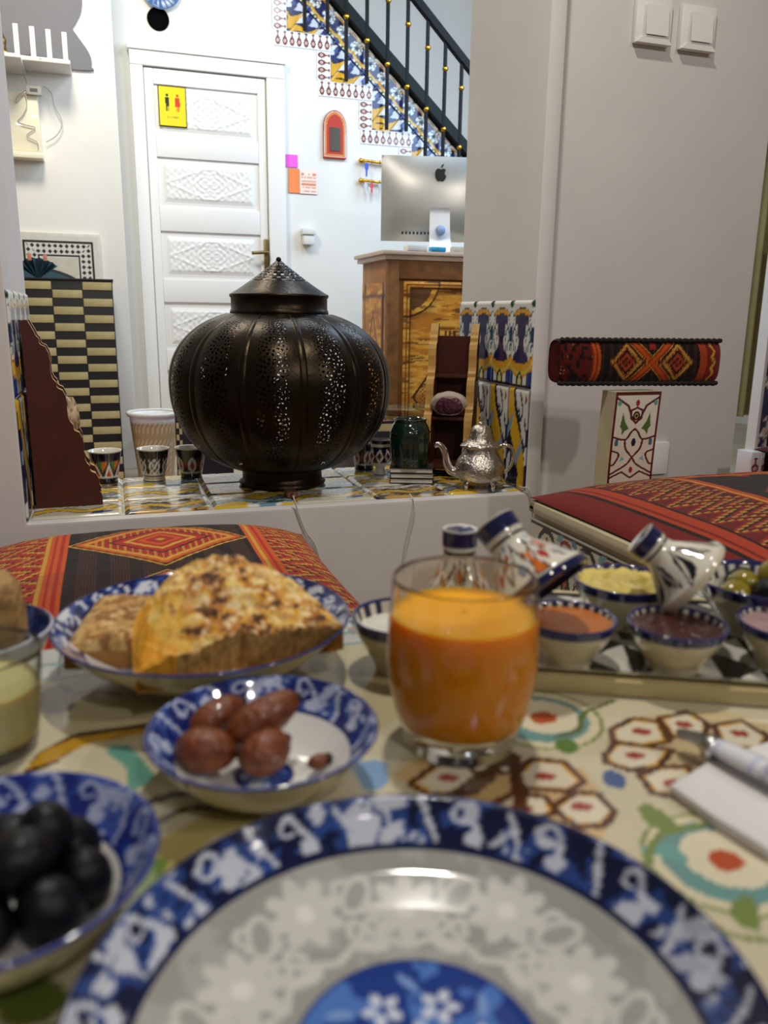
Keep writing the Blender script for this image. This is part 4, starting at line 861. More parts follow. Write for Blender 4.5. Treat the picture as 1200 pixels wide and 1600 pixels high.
def p_right(X_, Y_, u, v):
    x_ = X_-.73; P = Paint(X_, Y_, DK); P.m((X_*240 % 1) < .3, '#44302a')
    P.m(x_ < .034, '#7a1a14'); P.m((x_ > .034) & (x_ < .040), DK); P.m((x_ > .040) & (x_ < .070), '#b03c1a'); P.m((x_ > .049) & (x_ < .054), '#7a1c14'); P.m((x_ > .070) & (x_ < .076), DK)
    f = (x_ > .076) & (x_ < .20); P.m(f, '#6a1813'); st = (np.round(np.abs(((Y_/.05) % 1)*2-1)*5)/5-.5)*.06
    for k in (-1, 0, 1): P.m(f & (np.abs(x_-.147-st-k*.04) < .005), '#b98a3a'); P.m(f & (np.abs(x_-.147-st-k*.04-.011) < .006), DK); P.m(f & (np.abs(x_-.147-st-k*.04+.012) < .006), '#9a2a1a')
    P.m((x_ > .20) & (x_ < .225), '#b9481c'); P.m((x_ > .206) & (x_ < .211), YEL)
    for cx, cy in ((.34, 1.22), (.34, 1.02), (.34, .86), (.52, 1.12), (.52, .94)):
        d = np.round((np.abs(x_-cx)/.085+np.abs(Y_-cy)/.075)*10)/10
        for lim, c in ((1., '#9a2a1a'), (.8, '#cf8a3a'), (.7, '#8a2016'), (.4, DK), (.3, '#c8641f')): P.m(d < lim, c)
    g = (Y_ > 1.19) & (x_ > .225); P.m(g, '#97221a'); P.m(g & (((X_/.09) % 1) < .08), YEL); P.m(g & (np.abs(Y_-1.235) < .006), '#c8641f'); P.m(g & (np.abs(((X_/.09) % 1)-.5) < .22) & (np.abs(Y_-1.26) < .014), '#c2501f'); P.m((np.abs(Y_-1.185) < .010) & (x_ > .215), '#c8641f')
    P.m((x_ > .40) & (x_ < .43), '#c9601f', .9)
    return P.c
pillow('seat_cushion', 'dark red kilim cushion with zigzag bands on the painted seat', .722, 1.42, .705, 1.308, .4245, .056, p_right, 280, 250, 'kilim seat cushions', tb=.003, pin=.010)
def p_far(X_, Y_, u, v):
    P = Paint(X_, Y_, '#4a1412'); n = np.round((np.abs(((u*6) % 1)-.5)+np.abs(((v*6) % 1)-.5))*8)/8; P.m(n < .4, '#7a1c18'); P.m(n < .2, '#201210'); P.m(np.abs(n-.45) < .03, '#a8783a'); return P.c
pillow('seat_cushion', 'dark maroon kilim cushion at the right edge beyond the painted seat', 1.46, 2.0, 1.02, 1.56, .446, .055, p_far, 120, 120, 'kilim seat cushions')
tag(mesh('low_bench', *box(1.45, 2.05, 1.0, 1.58, 0, .386, .01), mat('bench_wood', '#6a4a34', .6), sharp=35), 'low brown bench under the maroon cushion at the right edge', 'bench')
# ------------------------------------------------------------------ the breakfast table
ZT0 = .53
TG = mat('table_glaze', None, .16, coat=.5, var=.1, vs=25)
tx0, tx1, ty0, ty1 = -.42, .68, .015, .548
t = thing('tiled_table', 'low table with a cream painted tile top under the breakfast dishes', 'table', (0, .28, 0))
V, F, u, v = grid(620, 330, lambda u, v: (tx0+u*(tx1-tx0), ty0+v*(ty1-ty0), ZT0+0*u))
P = Paint(V[:, 0], V[:, 1], '#c9c0a2')
P.m(fbm(V[:, 0]*9, V[:, 1]*9, 3) > .58, '#bfb07a', .45)
def T_(pts, k=0, closed=True):
    q = np.array([at(a, b, ZT0)[:2] for a, b in pts]); return smoothp(q, k, closed) if k else q
BRN, MUS = '#4a2a16', '#b98a22'
# hexagon flowers
def hexcell(pts, dot):
    q = T_(pts); P.poly(q, '#d9b04a'); c = q.mean(0); P.poly(c+(q-c)*.93, '#d9a53a'); P.poly(c+(q-c)*.80, '#dcd2b8'); P.line(q, .0038, '#55321f', closed=True); d = at(*dot, ZT0)[:2]; P.ell(d[0], d[1], .0052, .0036, '#9c3a34', -.3)
P.poly(T_([(945, 1160), (1000, 1118), (1130, 1110), (1200, 1130), (1200, 1210), (1090, 1245), (1000, 1200)]), '#cf9a2e', .3)
hexcell([(955, 1140), (990, 1122), (1030, 1128), (1045, 1158), (1005, 1166), (958, 1158)], (1002, 1143))
hexcell([(945, 1180), (962, 1160), (1010, 1166), (1050, 1172), (1030, 1198), (985, 1204), (948, 1192)], (992, 1180))
hexcell([(1030, 1122), (1075, 1112), (1105, 1130), (1100, 1152), (1050, 1152)], (1068, 1132)); hexcell([(1115, 1132), (1160, 1126), (1200, 1150), (1190, 1170), (1130, 1168)], (1156, 1146))
hexcell([(1000, 1212), (1030, 1198), (1075, 1198), (1090, 1222), (1060, 1245), (1020, 1240)], (1052, 1224))
P.poly(T_([(610, 1210), (700, 1160), (800, 1190), (910, 1200), (960, 1270), (940, 1310), (800, 1290), (700, 1260)]), '#cf922a', .45)
hexcell([(800, 1215), (830, 1186), (880, 1190), (912, 1222), (890, 1236), (820, 1232)], (852, 1213)); hexcell([(860, 1262), (900, 1238), (935, 1240), (960, 1268), (945, 1290), (900, 1292)], (908, 1260))
hexcell([(640, 1225), (680, 1195), (740, 1192), (770, 1215), (740, 1240), (670, 1242)], (700, 1215)); hexcell([(720, 1180), (770, 1168), (810, 1182), (800, 1208), (740, 1206)], (765, 1188)); hexcell([(760, 1262), (800, 1240), (850, 1244), (870, 1268), (830, 1282)], (815, 1262))
P.line(T_([(700, 1250), (800, 1180), (815, 1260)]), .007, '#4f2e1c')
# ring flowers
def ringf(px, py, R, tealk=True):
    c = at(px, py, ZT0)[:2]; P.ell(c[0], c[1], R*1.28, R*1.28, '#7d8a52'); P.ell(c[0], c[1], R*1.2, R*1.2, '#d6ccab'); P.ell(c[0], c[1], R, R, '#6a9490'); P.ell(c[0]+R*.10, c[1]+R*.05, R*.72, R*.72, '#dcd2b4'); P.ell(c[0]+R*.05, c[1], R*.30, R*.26, '#b5502c')
ringf(845, 1122, .027); ringf(1130, 1345, .026)
def leafp(pts, c): P.poly(T_(pts, 4), c)
leafp([(868, 1158), (890, 1155), (905, 1170), (890, 1178), (872, 1172)], '#5a7a3a'); leafp([(998, 1262), (1015, 1256), (1050, 1280), (1070, 1300), (1040, 1302), (1010, 1285)], '#748548'); leafp([(1145, 1410), (1175, 1400), (1190, 1450), (1160, 1448), (1140, 1430)], '#748548'); leafp([(1000, 1330), (1020, 1318), (1060, 1325), (1075, 1350), (1040, 1340)], '#6aa098')
P.line(T_([(1012, 1350), (1022, 1318), (1045, 1298), (1100, 1290)], 4, False), .0035, '#748548'); P.line(T_([(1070, 1420), (1140, 1460), (1200, 1470)], 4, False), .003, '#7d8a52'); P.line(T_([(870, 1152), (905, 1140), (912, 1115), (960, 1095)], 4, False), .003, '#5a6a3a')
leafp([(940, 1208), (960, 1204), (980, 1222), (970, 1232), (948, 1226)], '#3d5a8c'); leafp([(555, 1195), (600, 1190), (605, 1225), (570, 1235)], '#7a9cc0'); leafp([(555, 1250), (585, 1240), (600, 1262), (570, 1268)], '#4f6a34')
# mustard bands at left
for q in ([(30, 1215), (60, 1175), (120, 1145), (230, 1130), (235, 1142), (140, 1160), (95, 1185), (90, 1192)],): P.poly(T_(q), BRN); qq = T_(q); c = qq.mean(0); P.poly(c+(qq-c)*[.94, .72], MUS)
P.line(T_([(215, 1262), (260, 1245), (330, 1238), (420, 1262), (520, 1270)], 4, False), .006, '#3a2416'); P.line(T_([(240, 1290), (300, 1262), (400, 1275)], 4, False), .004, '#5a3216'); P.poly(T_([(235, 1320), (330, 1268), (420, 1280), (330, 1310), (250, 1380)]), '#a8963c', .7)
leafp([(165, 1172), (200, 1165), (225, 1190), (240, 1215), (205, 1235), (195, 1200)], '#5f9a88'); leafp([(225, 1355), (260, 1340), (240, 1400), (180, 1430)], '#5f7a34'); leafp([(60, 1085), (95, 1070), (120, 1085), (110, 1110), (70, 1112)], '#8d8078'); P.line(T_([(110, 1090), (140, 1080), (190, 1085)], 4, False), .004, '#9a4a3a'); leafp([(0, 1540), (60, 1520), (110, 1560), (60, 1600), (0, 1600)], '#5f6a2c'); leafp([(0, 1640), (90, 1600), (160, 1640), (60, 1690)], '#37542c')
# tile border along the far edge, pale grey band painting its highlight
yb = V[:, 1]; P.m(yb > .500, '#c3c6bd'); P.m(np.abs(yb-.500) < .0022, '#8a9a94'); bs_ = (yb > .503) & (yb < .542); P.m(bs_ & (((V[:, 0]*45) % 1) < .10), '#2a2a28'); P.m(bs_ & (np.abs(((V[:, 0]*22.5) % 1)-.5) < .12) & (np.abs(yb-.522) < .008), '#b06a5a', .7); P.m(bs_ & (np.abs(yb-.515-.008*np.sin(V[:, 0]*90)) < .002), '#6f9a98')
P.m(V[:, 0] > .60, '#c3c6bd')
mesh('tile_top', V-np.array([0, .28, 0]), F, TG, t, smooth=False, col=P.c)
WT = mat('table_wood', '#6a4630', .5, var=.25, vs=8)
mesh('edge_frame', *box(tx0-.006, tx1+.006, ty0-.006-.28, ty1+.006-.28, ZT0-.035, ZT0-.001, .004), mat('grey_edge', '#b9bcb2', .3, var=.08), t, sharp=35)
mesh('apron', *box(tx0+.05, tx1-.05, ty0+.04-.28, ty1-.04-.28, ZT0-.10, ZT0-.036), WT, t, smooth=False)
for a, b in ((tx0+.03, ty0+.03), (tx1-.08, ty0+.03), (tx0+.03, ty1-.08), (tx1-.08, ty1-.08)): mesh('leg', *box(a, a+.05, b-.28, b+.05-.28, 0, ZT0-.036, .006), WT, t, sharp=35)

# ------------------------------------------------------------------ bowls
OUTC = '#d2c9a4'
def bowl_prof(R, h, foot=.45, k=5, wall=.0028):
    o = [(.001, .0015), (R*foot-.003, .0015), (R*foot-.0015, 0), (R*foot, .0), (R*foot+.001, .004), (R*.66, h*.28), (R*.86, h*.64), (R*.975, h*.94), (R, h)]
    i = [(R-.0008, h+.0008), (R-wall, h-.0004), (R*.84-wall*.5, h*.62+wall*.5), (R*.62, h*.28+wall), (R*.4, .0055), (.001, .005)]
    a = smoothp(o, k); b = smoothp(i, k); return np.vstack([a, b]), len(a)
def bowl(name, label, cx, cy, R, h, rim_in, reps, cat='bowl', z0=ZT0, center=None, n=180, group=None, rimc='#27357c', rot=0., dark='#121d58', inner='#d9d6cf', outc=OUTC, mid='#38549c', light='#cfd3de', foot=.45, tick=False):
    prof, no = bowl_prof(R, h, foot); 
    ext = []                                   # refine the inside band for paint
    ii = prof[no:]; tt = np.linspace(0, len(ii)-1, 90); ins = np.stack([np.interp(tt, np.arange(len(ii)), ii[:, k]) for k in (0, 1)], -1); prof = np.vstack([prof[:no], ins])
    V, F, T, I, r, z = lathe(prof, n); P = Paint(T, r, outc); inn = I >= no
    P.m(inn, inner)
    if tick:
        Q = Paint(T, r, inner); Q.m((r > R*.82) & (((T/(2*PI)*reps*1.5) % 1) < .45), '#2a2a40'); Q.m(r > R*.915, rimc)
    else: Q = Paint(T, r, inner); bw_rim(Q, (T+rot) % (2*PI), (r-rim_in)/(R-rim_in)*1.02, reps, dark, light, mid)
    P.c[inn] = Q.c[inn]
    if center:
        m_ = inn & (r < center); x_, y_ = V[:, 0], V[:, 1]; Q = Paint(x_, y_, '#24479a'); nn = fbm(x_*160, y_*160, 8); Q.m(nn > .52, '#5d86c8'); Q.m(nn > .60, '#d5dae4'); Q.m(r > center-.002, dark); P.c[m_] = Q.c[m_]
    P.m((I >= no-(6 if tick else 3)) & (I <= no+3), rimc)
    if tick: P.m(~inn & (z > h*.80), rimc)
    o = mesh(name, V, F, CERAMIC, col=P.c, loc=(cx, cy, z0)); return tag(o, label, cat, group)
# date bowl
dc = at(411, 1134, ZT0+.031)[:2]; bowl('date_bowl', 'blue rimmed white bowl holding dates', dc[0], dc[1], .0545, .031, .041, 9, center=.014, light='#b9c2dc', dark='#16246a')
DATE = mat('date_skin', '#7a3c14', .38, var=.5, vs=110, bump=.7, bs=150, coat=.1)
def date(name, px, py, z_, L_, R_, dirxy, pitch, label, c=DATE):
    V, F = sphere((0, 0, 0), 1, 36, 22, (1, 1, 1)); V = np.stack([V[:, 2]*L_*(1+.05*V[:, 0]), V[:, 0]*R_*(1-.10*V[:, 2]), V[:, 1]*R_], -1)
    V *= (1+.14*(fbm(np.arctan2(V[:, 1], V[:, 2])*3+9, V[:, 0]*160+5, px)-.5))[:, None]
    p_ = at(px, py, z_); t = thing(name, label, 'date', (p_[0], p_[1], z_-R_), dirxy, 'dates in the blue bowl')
    b = mesh('flesh', V@np.array(Matrix.Rotation(pitch, 3, 'Y')).T+[0, 0, R_], F, c, t)
    e = np.array([L_*.97, 0, 0])@np.array(Matrix.Rotation(pitch, 3, 'Y')).T+[0, 0, R_]; mesh('stem_cap', *sphere(e, .0028, 10, 6), mat('date_cap', '#2e170c', .6), t)
date('date', 340, 1118, ZT0+.026, .0155, .0085, .5, -.15, 'glossy brown date at the back left of the pile'); date('date', 412, 1120, ZT0+.030, .0195, .0095, .25, -.3, 'long glossy brown date lying on top at the back')
date('date', 322, 1172, ZT0+.021, .0145, .0105, -.25, .1, 'wrinkled brown date at the front left of the bowl'); date('date', 415, 1175, ZT0+.021, .0135, .0105, .55, -.1, 'rounded brown date at the front right of the pile')
date('date', 497, 1190, ZT0+.012, .0055, .0035, .3, .0, 'small torn piece of date on the white of the bowl')
# omelette plate
oc = at(320, 960, ZT0+.037)[:2]; bowl('omelette_plate', 'wide blue rimmed plate holding the folded omelette', oc[0], oc[1], .0905, .037, .072, 14, cat='plate', rimc='#27357c', outc='#cfc7a6', inner='#d6d6d6')
EGG = mat('omelette_food', None, .55, var=.15, vs=200, bump=.8, bs=120, sss=.15, spec=.35)
A = at(212, 1036, ZT0+.042); B = at(537, 985, ZT0+.036); ax = (B-A)[:2]; WL = np.linalg.norm(ax); ex = ax/WL; ey = np.array([-ex[1], ex[0]])
nu_, nv_ = 150, 110
def fom(u, v):
    """half-round folded omelette: u along the cut edge, v from the cut edge to the round back"""
    s_ = 2*u-1; dep = .100*np.clip(1-np.abs(s_)**2.2, 0, 1)**.7
    h0 = np.clip(1-np.abs(s_-.02)**1.9, 0, 1)**.8
    prof = np.sin(np.clip(v*1.12+.10, 0, 1.12)*PI*.78)
    n = fbm(u*8, v*7, 41)-.5; n2 = fbm(u*30, v*26, 45)-.5
    h = .012+.038*h0*prof+.012*n*h0+.007*n2*h0; h = np.where(v > .995, .0, h)
    x_ = u*WL; y_ = v*dep+.004*n2
    return x_, y_, h
V, F, u, v = grid(nu_, nv_, fom)
fx = lambda x_, y_, z_: np.stack([A[0]+x_*ex[0]+y_*ey[0], A[1]+x_*ex[1]+y_*ey[1], z_], -1)
zb0 = ZT0+.024
top = fx(V[:, 0], V[:, 1], zb0+V[:, 2])
P = Paint(u, v, '#dca030'); xq, yq = V[:, 0]+1, V[:, 1]+V[:, 2]*.8+1; n1 = fbm(xq*60, yq*60, 51); n2 = fbm(xq*110, yq*110, 55); n3 = fbm(xq*230, yq*230, 59)
P.m(n1 > .50, '#e0b048'); P.m((n2 > .54) & (u > .25), '#b5702c', .8); P.m((n2 < .40), '#e6c878', .8); P.m((n3 > .58) & (u > .2), '#c98a58', .7); P.m((n2*.4+n3*.6 > .60) & (u > .22), '#3e2210', .9); P.m((n3 < .36) & (u > .3), '#efdcae', .8); P.m(u+.25*n1 < .30, '#e39a1c', .8)
t = thing('omelette', 'folded golden omelette with browned cheese and herbs on the wide plate', 'omelette', (A[0], A[1], zb0)); org = np.array([A[0], A[1], zb0])
mesh('top_crust', top-org, F, EGG, t, col=P.c)
i0 = np.arange(nu_)*nv_; fr = top[i0]; m6 = 6; Vc = []; 
for k in range(m6):
    q = fr.copy(); q[:, 2] = fr[:, 2]*(1-k/(m6-1))+zb0*k/(m6-1); q[:, :2] += ey*(.006*k/(m6-1)); Vc.append(q)
Vc = np.stack(Vc, 1).reshape(-1, 3); uu = np.repeat(np.linspace(0, 1, nu_), m6); kk = np.tile(np.arange(m6)/5, nu_); Pc = Paint(uu, kk, '#b98f4e'); Pc.m(fbm(uu*40, kk*5, 61) > .58, '#a07238'); Pc.m(uu < .18, '#d99a2a')  # beige cut face, its colour darkened as shading
mesh('cut_side', Vc-org, gridF(nu_, m6), EGG, t, col=Pc.c)
bt = fx(V[:, 0], V[:, 1], zb0+0*u); sel = np.arange(0, nu_*nv_); mesh('underside', bt-org, F[:, ::-1], EGG, t, col=Paint(u, v, '#b9823a').c)
# flat bread piece
t = thing('bread_slice', 'pale flat bread slice beside the omelette', 'bread', tuple(at(205, 985, ZT0+.026)))
V, F, u, v = grid(60, 50, lambda u, v: ((u-.5)*.062*(1-.2*(v-.5)), (v-.5)*.052, .0+.009*np.clip(1-np.abs(2*u-1)**6, 0, 1)*np.clip(1-np.abs(2*v-1)**6, 0, 1)**.5+.003*fbm(u*9, v*9, 71)-.004+.012*v)); P = Paint(u, v, '#c69a58'); P.m(fbm(u*9, v*9, 73) > .52, '#dcb878'); P.m(fbm(u*14, v*14, 75) > .58, '#9a6a34')
CR = mat('bread_crumb', None, .75, var=.25, vs=160, bump=.6, bs=140)
cr = mesh('crust', V, F, CR, t, col=P.c); V2 = V.copy(); V2[:, 2] = -.014+.012*v; mesh('bottom', V2, F[:, ::-1], CR, t, col=Paint(u, v, '#b98a4a').c)
e = np.concatenate([np.arange(0, 60)*50, 59*50+np.arange(50), (np.arange(60)[::-1])*50+49, np.arange(50)[::-1]]); Vr = np.vstack([V[e], V2[e]]); n_ = len(e); mesh('crumb_edge', Vr, [(i, (i+1) % n_, (i+1) % n_+n_, i+n_) for i in range(n_)], CR, t, col=Paint(Vr[:, 0], Vr[:, 1], '#b07c3c').c)
t.rotation_euler = (0, 0, -.25)
# big plate
pc_ = np.array([.073, .179]); R = .1005; prof = np.vstack([smoothp([(.001, .003), (.052, .003), (.055, 0), (.058, .004), (.075, .012), (.092, .022), (R, .030)], 5), np.stack([np.interp(np.linspace(0, 7, 170), np.arange(8), c) for c in ([R-.0006, R-.0026, .094, .084, .076, .060, .035, .001], [.0312, .0306, .0255, .0175, .0135, .0095, .0075, .007])], -1)]); no = 31
V, F, T, I, r, z = lathe(prof, 420); P = Paint(T, r, '#cfc9b6'); inn = I >= no; x_, y_ = V[:, 0], V[:, 1]
Q = Paint(x_, y_, '#9b9a93'); Q.m(fbm(x_*70+7, y_*70+7, 77) > .56, '#b0afa8', .6)
rs = np.random.default_rng(5)
for k in range(11):        # raised white blossoms, scrolls and leaves of the glaze
    a0 = 2*PI*k/11+.15; fr_ = .060+.007*(k % 2); cx, cy = fr_*math.cos(a0), fr_*math.sin(a0)
    for j in range(8): b0 = a0+j*PI/4; Q.ell(cx+.0085*math.cos(b0), cy+.0085*math.sin(b0), .0062, .0034, '#c9c7c0', b0)
    Q.ell(cx, cy, .0035, .0035, '#dcdad4')
    for sgn in (-1, 1):
        a1 = a0+sgn*.30; c2 = (.068*math.cos(a1), .068*math.sin(a1)); Q.ell(c2[0], c2[1], .009, .0055, '#c6c4bd', a1+.6*sgn); Q.ell(c2[0], c2[1], .0062, .0033, '#9f9d96', a1+.6*sgn)
        a2 = a0+sgn*.22; Q.line(smoothp([(.044*math.cos(a0), .044*math.sin(a0)), (.050*math.cos(a2), .050*math.sin(a2)), (.058*math.cos(a0+sgn*.34), .058*math.sin(a0+sgn*.34)), (.052*math.cos(a0+sgn*.40), .052*math.sin(a0+sgn*.40))], 5), .0028, '#c9c7c0'); Q.ell(.046*math.cos(a1), .046*math.sin(a1), .006, .0026, '#cbc9c2', a1+1.2)
P.c[inn] = Q.c[inn]
m_ = inn & (r < .0385); Q = Paint(x_, y_, '#1d3a86'); nn = fbm(x_*130+3, y_*130+3, 81); Q.m(nn > .54, '#4f79c0', .9)
for k in range(7):
    a0 = 2*PI*k/7; cx, cy = .021*math.cos(a0), .021*math.sin(a0)
    for j in range(5): b0 = a0+j*2*PI/5; Q.ell(cx+.0042*math.cos(b0), cy+.0042*math.sin(b0), .0026, .0018, '#cfd5e2', b0)
    Q.ell(.029*math.cos(a0+.45), .029*math.sin(a0+.45), .0045, .0016, '#7d9cd0', a0+1.2); Q.ell(.012*math.cos(a0+.3), .012*math.sin(a0+.3), .003, .002, '#b9c6e0', a0)
Q.m(r > .037, '#1a2f74'); P.c[m_] = Q.c[m_]
m_ = inn & (r > .0838); Q = Paint(T, r, '#16265c'); bw_rim(Q, (T+.2) % (2*PI), (r-.0838)/(R-.0838), 17, '#0a1238', '#c2c6d2', '#2c4a8e', 3); P.c[m_] = Q.c[m_]; P.m(inn & (np.abs(r-.0845) < .0010), '#0f1840'); P.m((I >= no-2) & (I <= no+2), '#131f52')
tag(mesh('dinner_plate', V, F, CERAMIC, col=P.c, loc=(pc_[0], pc_[1], ZT0)), 'large empty blue and white plate with a floral centre in the foreground', 'plate')
# black olive bowl
bc = np.array([-.049, .277]); bowl('olive_bowl', 'blue rimmed bowl full of black olives', bc[0], bc[1], .0555, .033, .041, 9, center=None, dark='#182a7c', light='#aab4d4', mid='#3f58ac', rot=.7)
OLV = mat('black_olive', '#0b090a', .42, spec=.3, var=.5, vs=90, bump=.35, bs=130)
V, F = sphere((0, 0, 0), 1, 28, 18, (1.12, .92, .9)); ol = None; k = 0
OLB = ['rearmost black olive against the white of the bowl', 'black olive at the back right of the bowl', 'black olive at the right side of the bowl', 'black olive in the middle of the bowl', 'black olive at the back left of the bowl', 'black olive at the front of the bowl', 'black olive at the front right of the bowl', 'black olive at the left side of the bowl', 'black olive on top of the pile, left of the three uppermost', 'black olive on top of the pile, frontmost of the three uppermost', 'black olive at the front left of the bowl', 'black olive on top of the pile, right of the three uppermost']
sp = [(-.0005, .028, 0), (.022, .018, 0), (.028, -.004, 0), (.010, .004, .4), (-.020, .016, 0), (-.004, -.018, .2), (.018, -.018, .1), (-.026, -.006, .1), (-.010, -.002, 1.25), (.008, -.008, 1.3), (-.016, -.024, .3), (.016, .006, 1.2)]
for (a, b, l) in sp:
    o = mesh('black_olive', V*.0092*(1+.0*k), F, OLV) if ol is None else link_copy(ol, None); ol = ol or o
    o.location = (bc[0]+a, bc[1]+b, ZT0+.0185+.0135*l+.12*max(0, math.hypot(a, b)-.012)); o.rotation_euler = (.4*k, .7*k, 1.1*k); s_ = 1.3+.10*math.sin(k*2.1); o.scale = (s_, s_, s_); k += 1
    tag(o, OLB[k-1], 'olive', 'black olives in the bowl')
# glasses
def glass(name, label, px, py, prof_o, wall, base, fill, cfill, fmat):
    p_ = at(px, py, ZT0); t = thing(name, label, 'glass', p_)
    po = smoothp(prof_o, 6); pin = np.array([(max(a-wall, .001), b) for a, b in po if b > base]); pin = np.vstack([pin[::-1], [[pin[0][0]*.8, base-.001], [.001, base-.0015]]])
    pr = np.vstack([[(.001, po[0][1]+.002)], po, [(po[-1][0]-wall*.5, po[-1][1]+.0008)], pin])
    V, F, *_ = lathe(pr, 96); mesh('tumbler', V, F, GLASS, t)
    fi = np.array([(a+.0004, b) for a, b in pin[::-1] if b < fill]); fi = np.vstack([[(.001, base-.0005)], fi[2:], [(fi[-1][0], fill), (fi[-1][0]-.001, fill-.0004), (.001, fill-.0006)]])
    mesh('drink', *lathe(fi, 96)[:2], fmat, t); return t
JU = mat('orange_juice', '#ffaa08', .25, var=.02, vs=30, sss=1., spec=.3)
g = glass('juice_glass', 'short rounded glass of orange juice', 717, 1155, [(.0285, .0), (.030, .002), (.0315, .010), (.0355, .022), (.0385, .040), (.0390, .056), (.0380, .074), (.0368, .091)], .0014, .015, .073, None, JU)
for k in range(5):
    a = 2*PI*k/5+.5; mesh('base_dimple', *sphere((.021*math.cos(a), .021*math.sin(a), .008), .0045, 12, 8, (1, 1, .8)), GLASS, g)
glass('drink_glass', 'glass of pale yellow drink at the left edge', -22, 1170, [(.023, .0), (.0255, .003), (.027, .015), (.029, .032), (.0312, .054)], .0013, .007, .037, None, mat('pale_drink', '#cfc790', .2, var=.05, sss=.8))
# bowl with bread at the left edge
bc2 = at(-50, 985, ZT0+.04); bowl('bread_bowl', 'white bowl with dark blue inside at the left edge holding bread', bc2[0], min(bc2[1], .495), .046, .04, .02, 7, dark='#141f58', light='#4a5a94', mid='#2a3a74', outc='#c9ccd4', rimc='#c4c9d8')
V, F = sphere((0, 0, 0), 1, 60, 40); ax_ = np.sign(V)*np.abs(V)**.62*np.array([.042, .022, .034]); ax_ *= (1+.16*(fbm(V[:, 0]*3+5, V[:, 2]*3+V[:, 1]*2+5, 91)-.5))[:, None]; P = Paint(V[:, 0], V[:, 2], '#8a6a3e'); P.m(fbm(V[:, 0]*7+5, V[:, 2]*7+5, 93) > .54, '#b08c56'); P.m(V[:, 2] < -.1, '#7a5228', .7)
tag(mesh('bread_chunk', ax_, F, CR, col=P.c, loc=(bc2[0]-.010, min(bc2[1], .495)-.008, ZT0+.045)), 'rough brown bread chunk at the left edge', 'bread')
# ------------------------------------------------------------------ serving tray and its bowls
ZTR = ZT0+.014; q1 = at(845, 1044, ZTR); q2 = at(1200, 1068, ZTR); e1 = (q2-q1)[:2]; e1 /= np.linalg.norm(e1); ta = math.atan2(e1[1], e1[0]); e2 = np.array([-e1[1], e1[0]])
TL, TD = .34, .148; o_ = q1[:2]-e1*.022; t = thing('serving_tray', 'long cream ceramic tray with black and white triangles carrying small bowls', 'tray', (o_[0], o_[1], ZT0), ta)
def ftr(u, v): 
    x_, y_ = u*TL, v*TD; e = np.minimum(np.minimum(x_, TL-x_), np.minimum(y_, TD-y_)); return x_, y_, .0115+.0025*np.exp(-(e/.006)**2)
V, F, u, v = grid(240, 110, ftr); P = Paint(V[:, 0], V[:, 1], '#d0cdc0'); e = np.minimum(np.minimum(V[:, 0], TL-V[:, 0]), np.minimum(V[:, 1], TD-V[:, 1])); kx = V[:, 0]/.026; ky = V[:, 1]/.026; fx_, fy_ = kx % 1, ky % 1
P.m((fx_+fy_ < 1) & ((np.floor(kx)+np.floor(ky)) % 2 == 0), '#141316'); P.m((fx_ < fy_) & ((np.floor(kx)+np.floor(ky)) % 2 == 1) & (fy_ > .35), '#141316'); P.m(e < .008, '#141316'); P.m(e < .004, '#cabd94')
mesh('glazed_face', V, F, CERAMIC, t, col=P.c); mesh('rim', *box(-.003, TL+.003, -.004, TD+.003, 0, .0108, .004), mat('cream_glaze', '#b9a878', .25, var=.12, coat=.4), t, sharp=35)
def tp(px, py, z_): p_ = at(px, py, z_); return p_[:2]
ZB = ZT0+.0118
def food_disc(name, c, R, z_, m, label, cat, bumpy=0., seed=0, dome=0., col=None, group=None, n=50, rings=24):
    rr_ = np.linspace(0.001, 1, rings); T, Rr = np.meshgrid(np.arange(n)/n*2*PI, rr_, indexing='ij'); T = T.ravel(); Rr = Rr.ravel(); x_, y_ = Rr*np.cos(T), Rr*np.sin(T)
    h = dome*(1-Rr**2)+bumpy*(fbm(x_*4+9, y_*4+9, seed)-.5)*2+bumpy*.6*(fbm(x_*10+9, y_*10+9, seed+3)-.5)
    V = np.stack([x_*R, y_*R, h], -1); F = gridF(n, rings, True); V2 = V.copy(); V2[:, 2] = -.006; V2[:, :2] *= .85; cc = None
    if col is not None: cc = np.vstack([col(x_, y_), col(x_, y_)])
    return tag(mesh(name, np.vstack([V, V2]), np.vstack([F, F[:, ::-1]+len(V)]), m, col=cc, loc=(c[0], c[1], z_)), label, cat, group)
SB = dict(tick=True, dark='#1b1f4c', light='#c9c6ba', mid='#6a6aa0', rimc='#23285c', outc='#c9bf9e', inner='#d2ccba', foot=.55, group='small dip bowls on the tray')
h1 = .028
c = tp(888, 964, ZB+h1); bowl('dip_bowl', 'small navy rimmed bowl of apricot jam right of the juice glass', *c, .0300, h1, .024, 16, z0=ZB, n=120, **SB); food_disc('apricot_jam', c, .0282, ZB+h1-.0028, mat('apricot', '#b5661e', .3, var=.2, vs=60, sss=.2), 'smooth orange apricot jam in the bowl beside the juice', 'jam', .0006, 3)
c = tp(1058, 973, ZB+h1); bowl('dip_bowl', 'small navy rimmed bowl of dark red jam, middle of the front row', *c, .0300, h1, .024, 16, z0=ZB, n=120, **SB); food_disc('berry_jam', c, .0282, ZB+h1-.0028, mat('berry', '#4a2420', .15, var=.4, vs=120, bump=.6, bs=160, coat=.4), 'lumpy dark red jam in the middle front bowl', 'jam', .0016, 7)
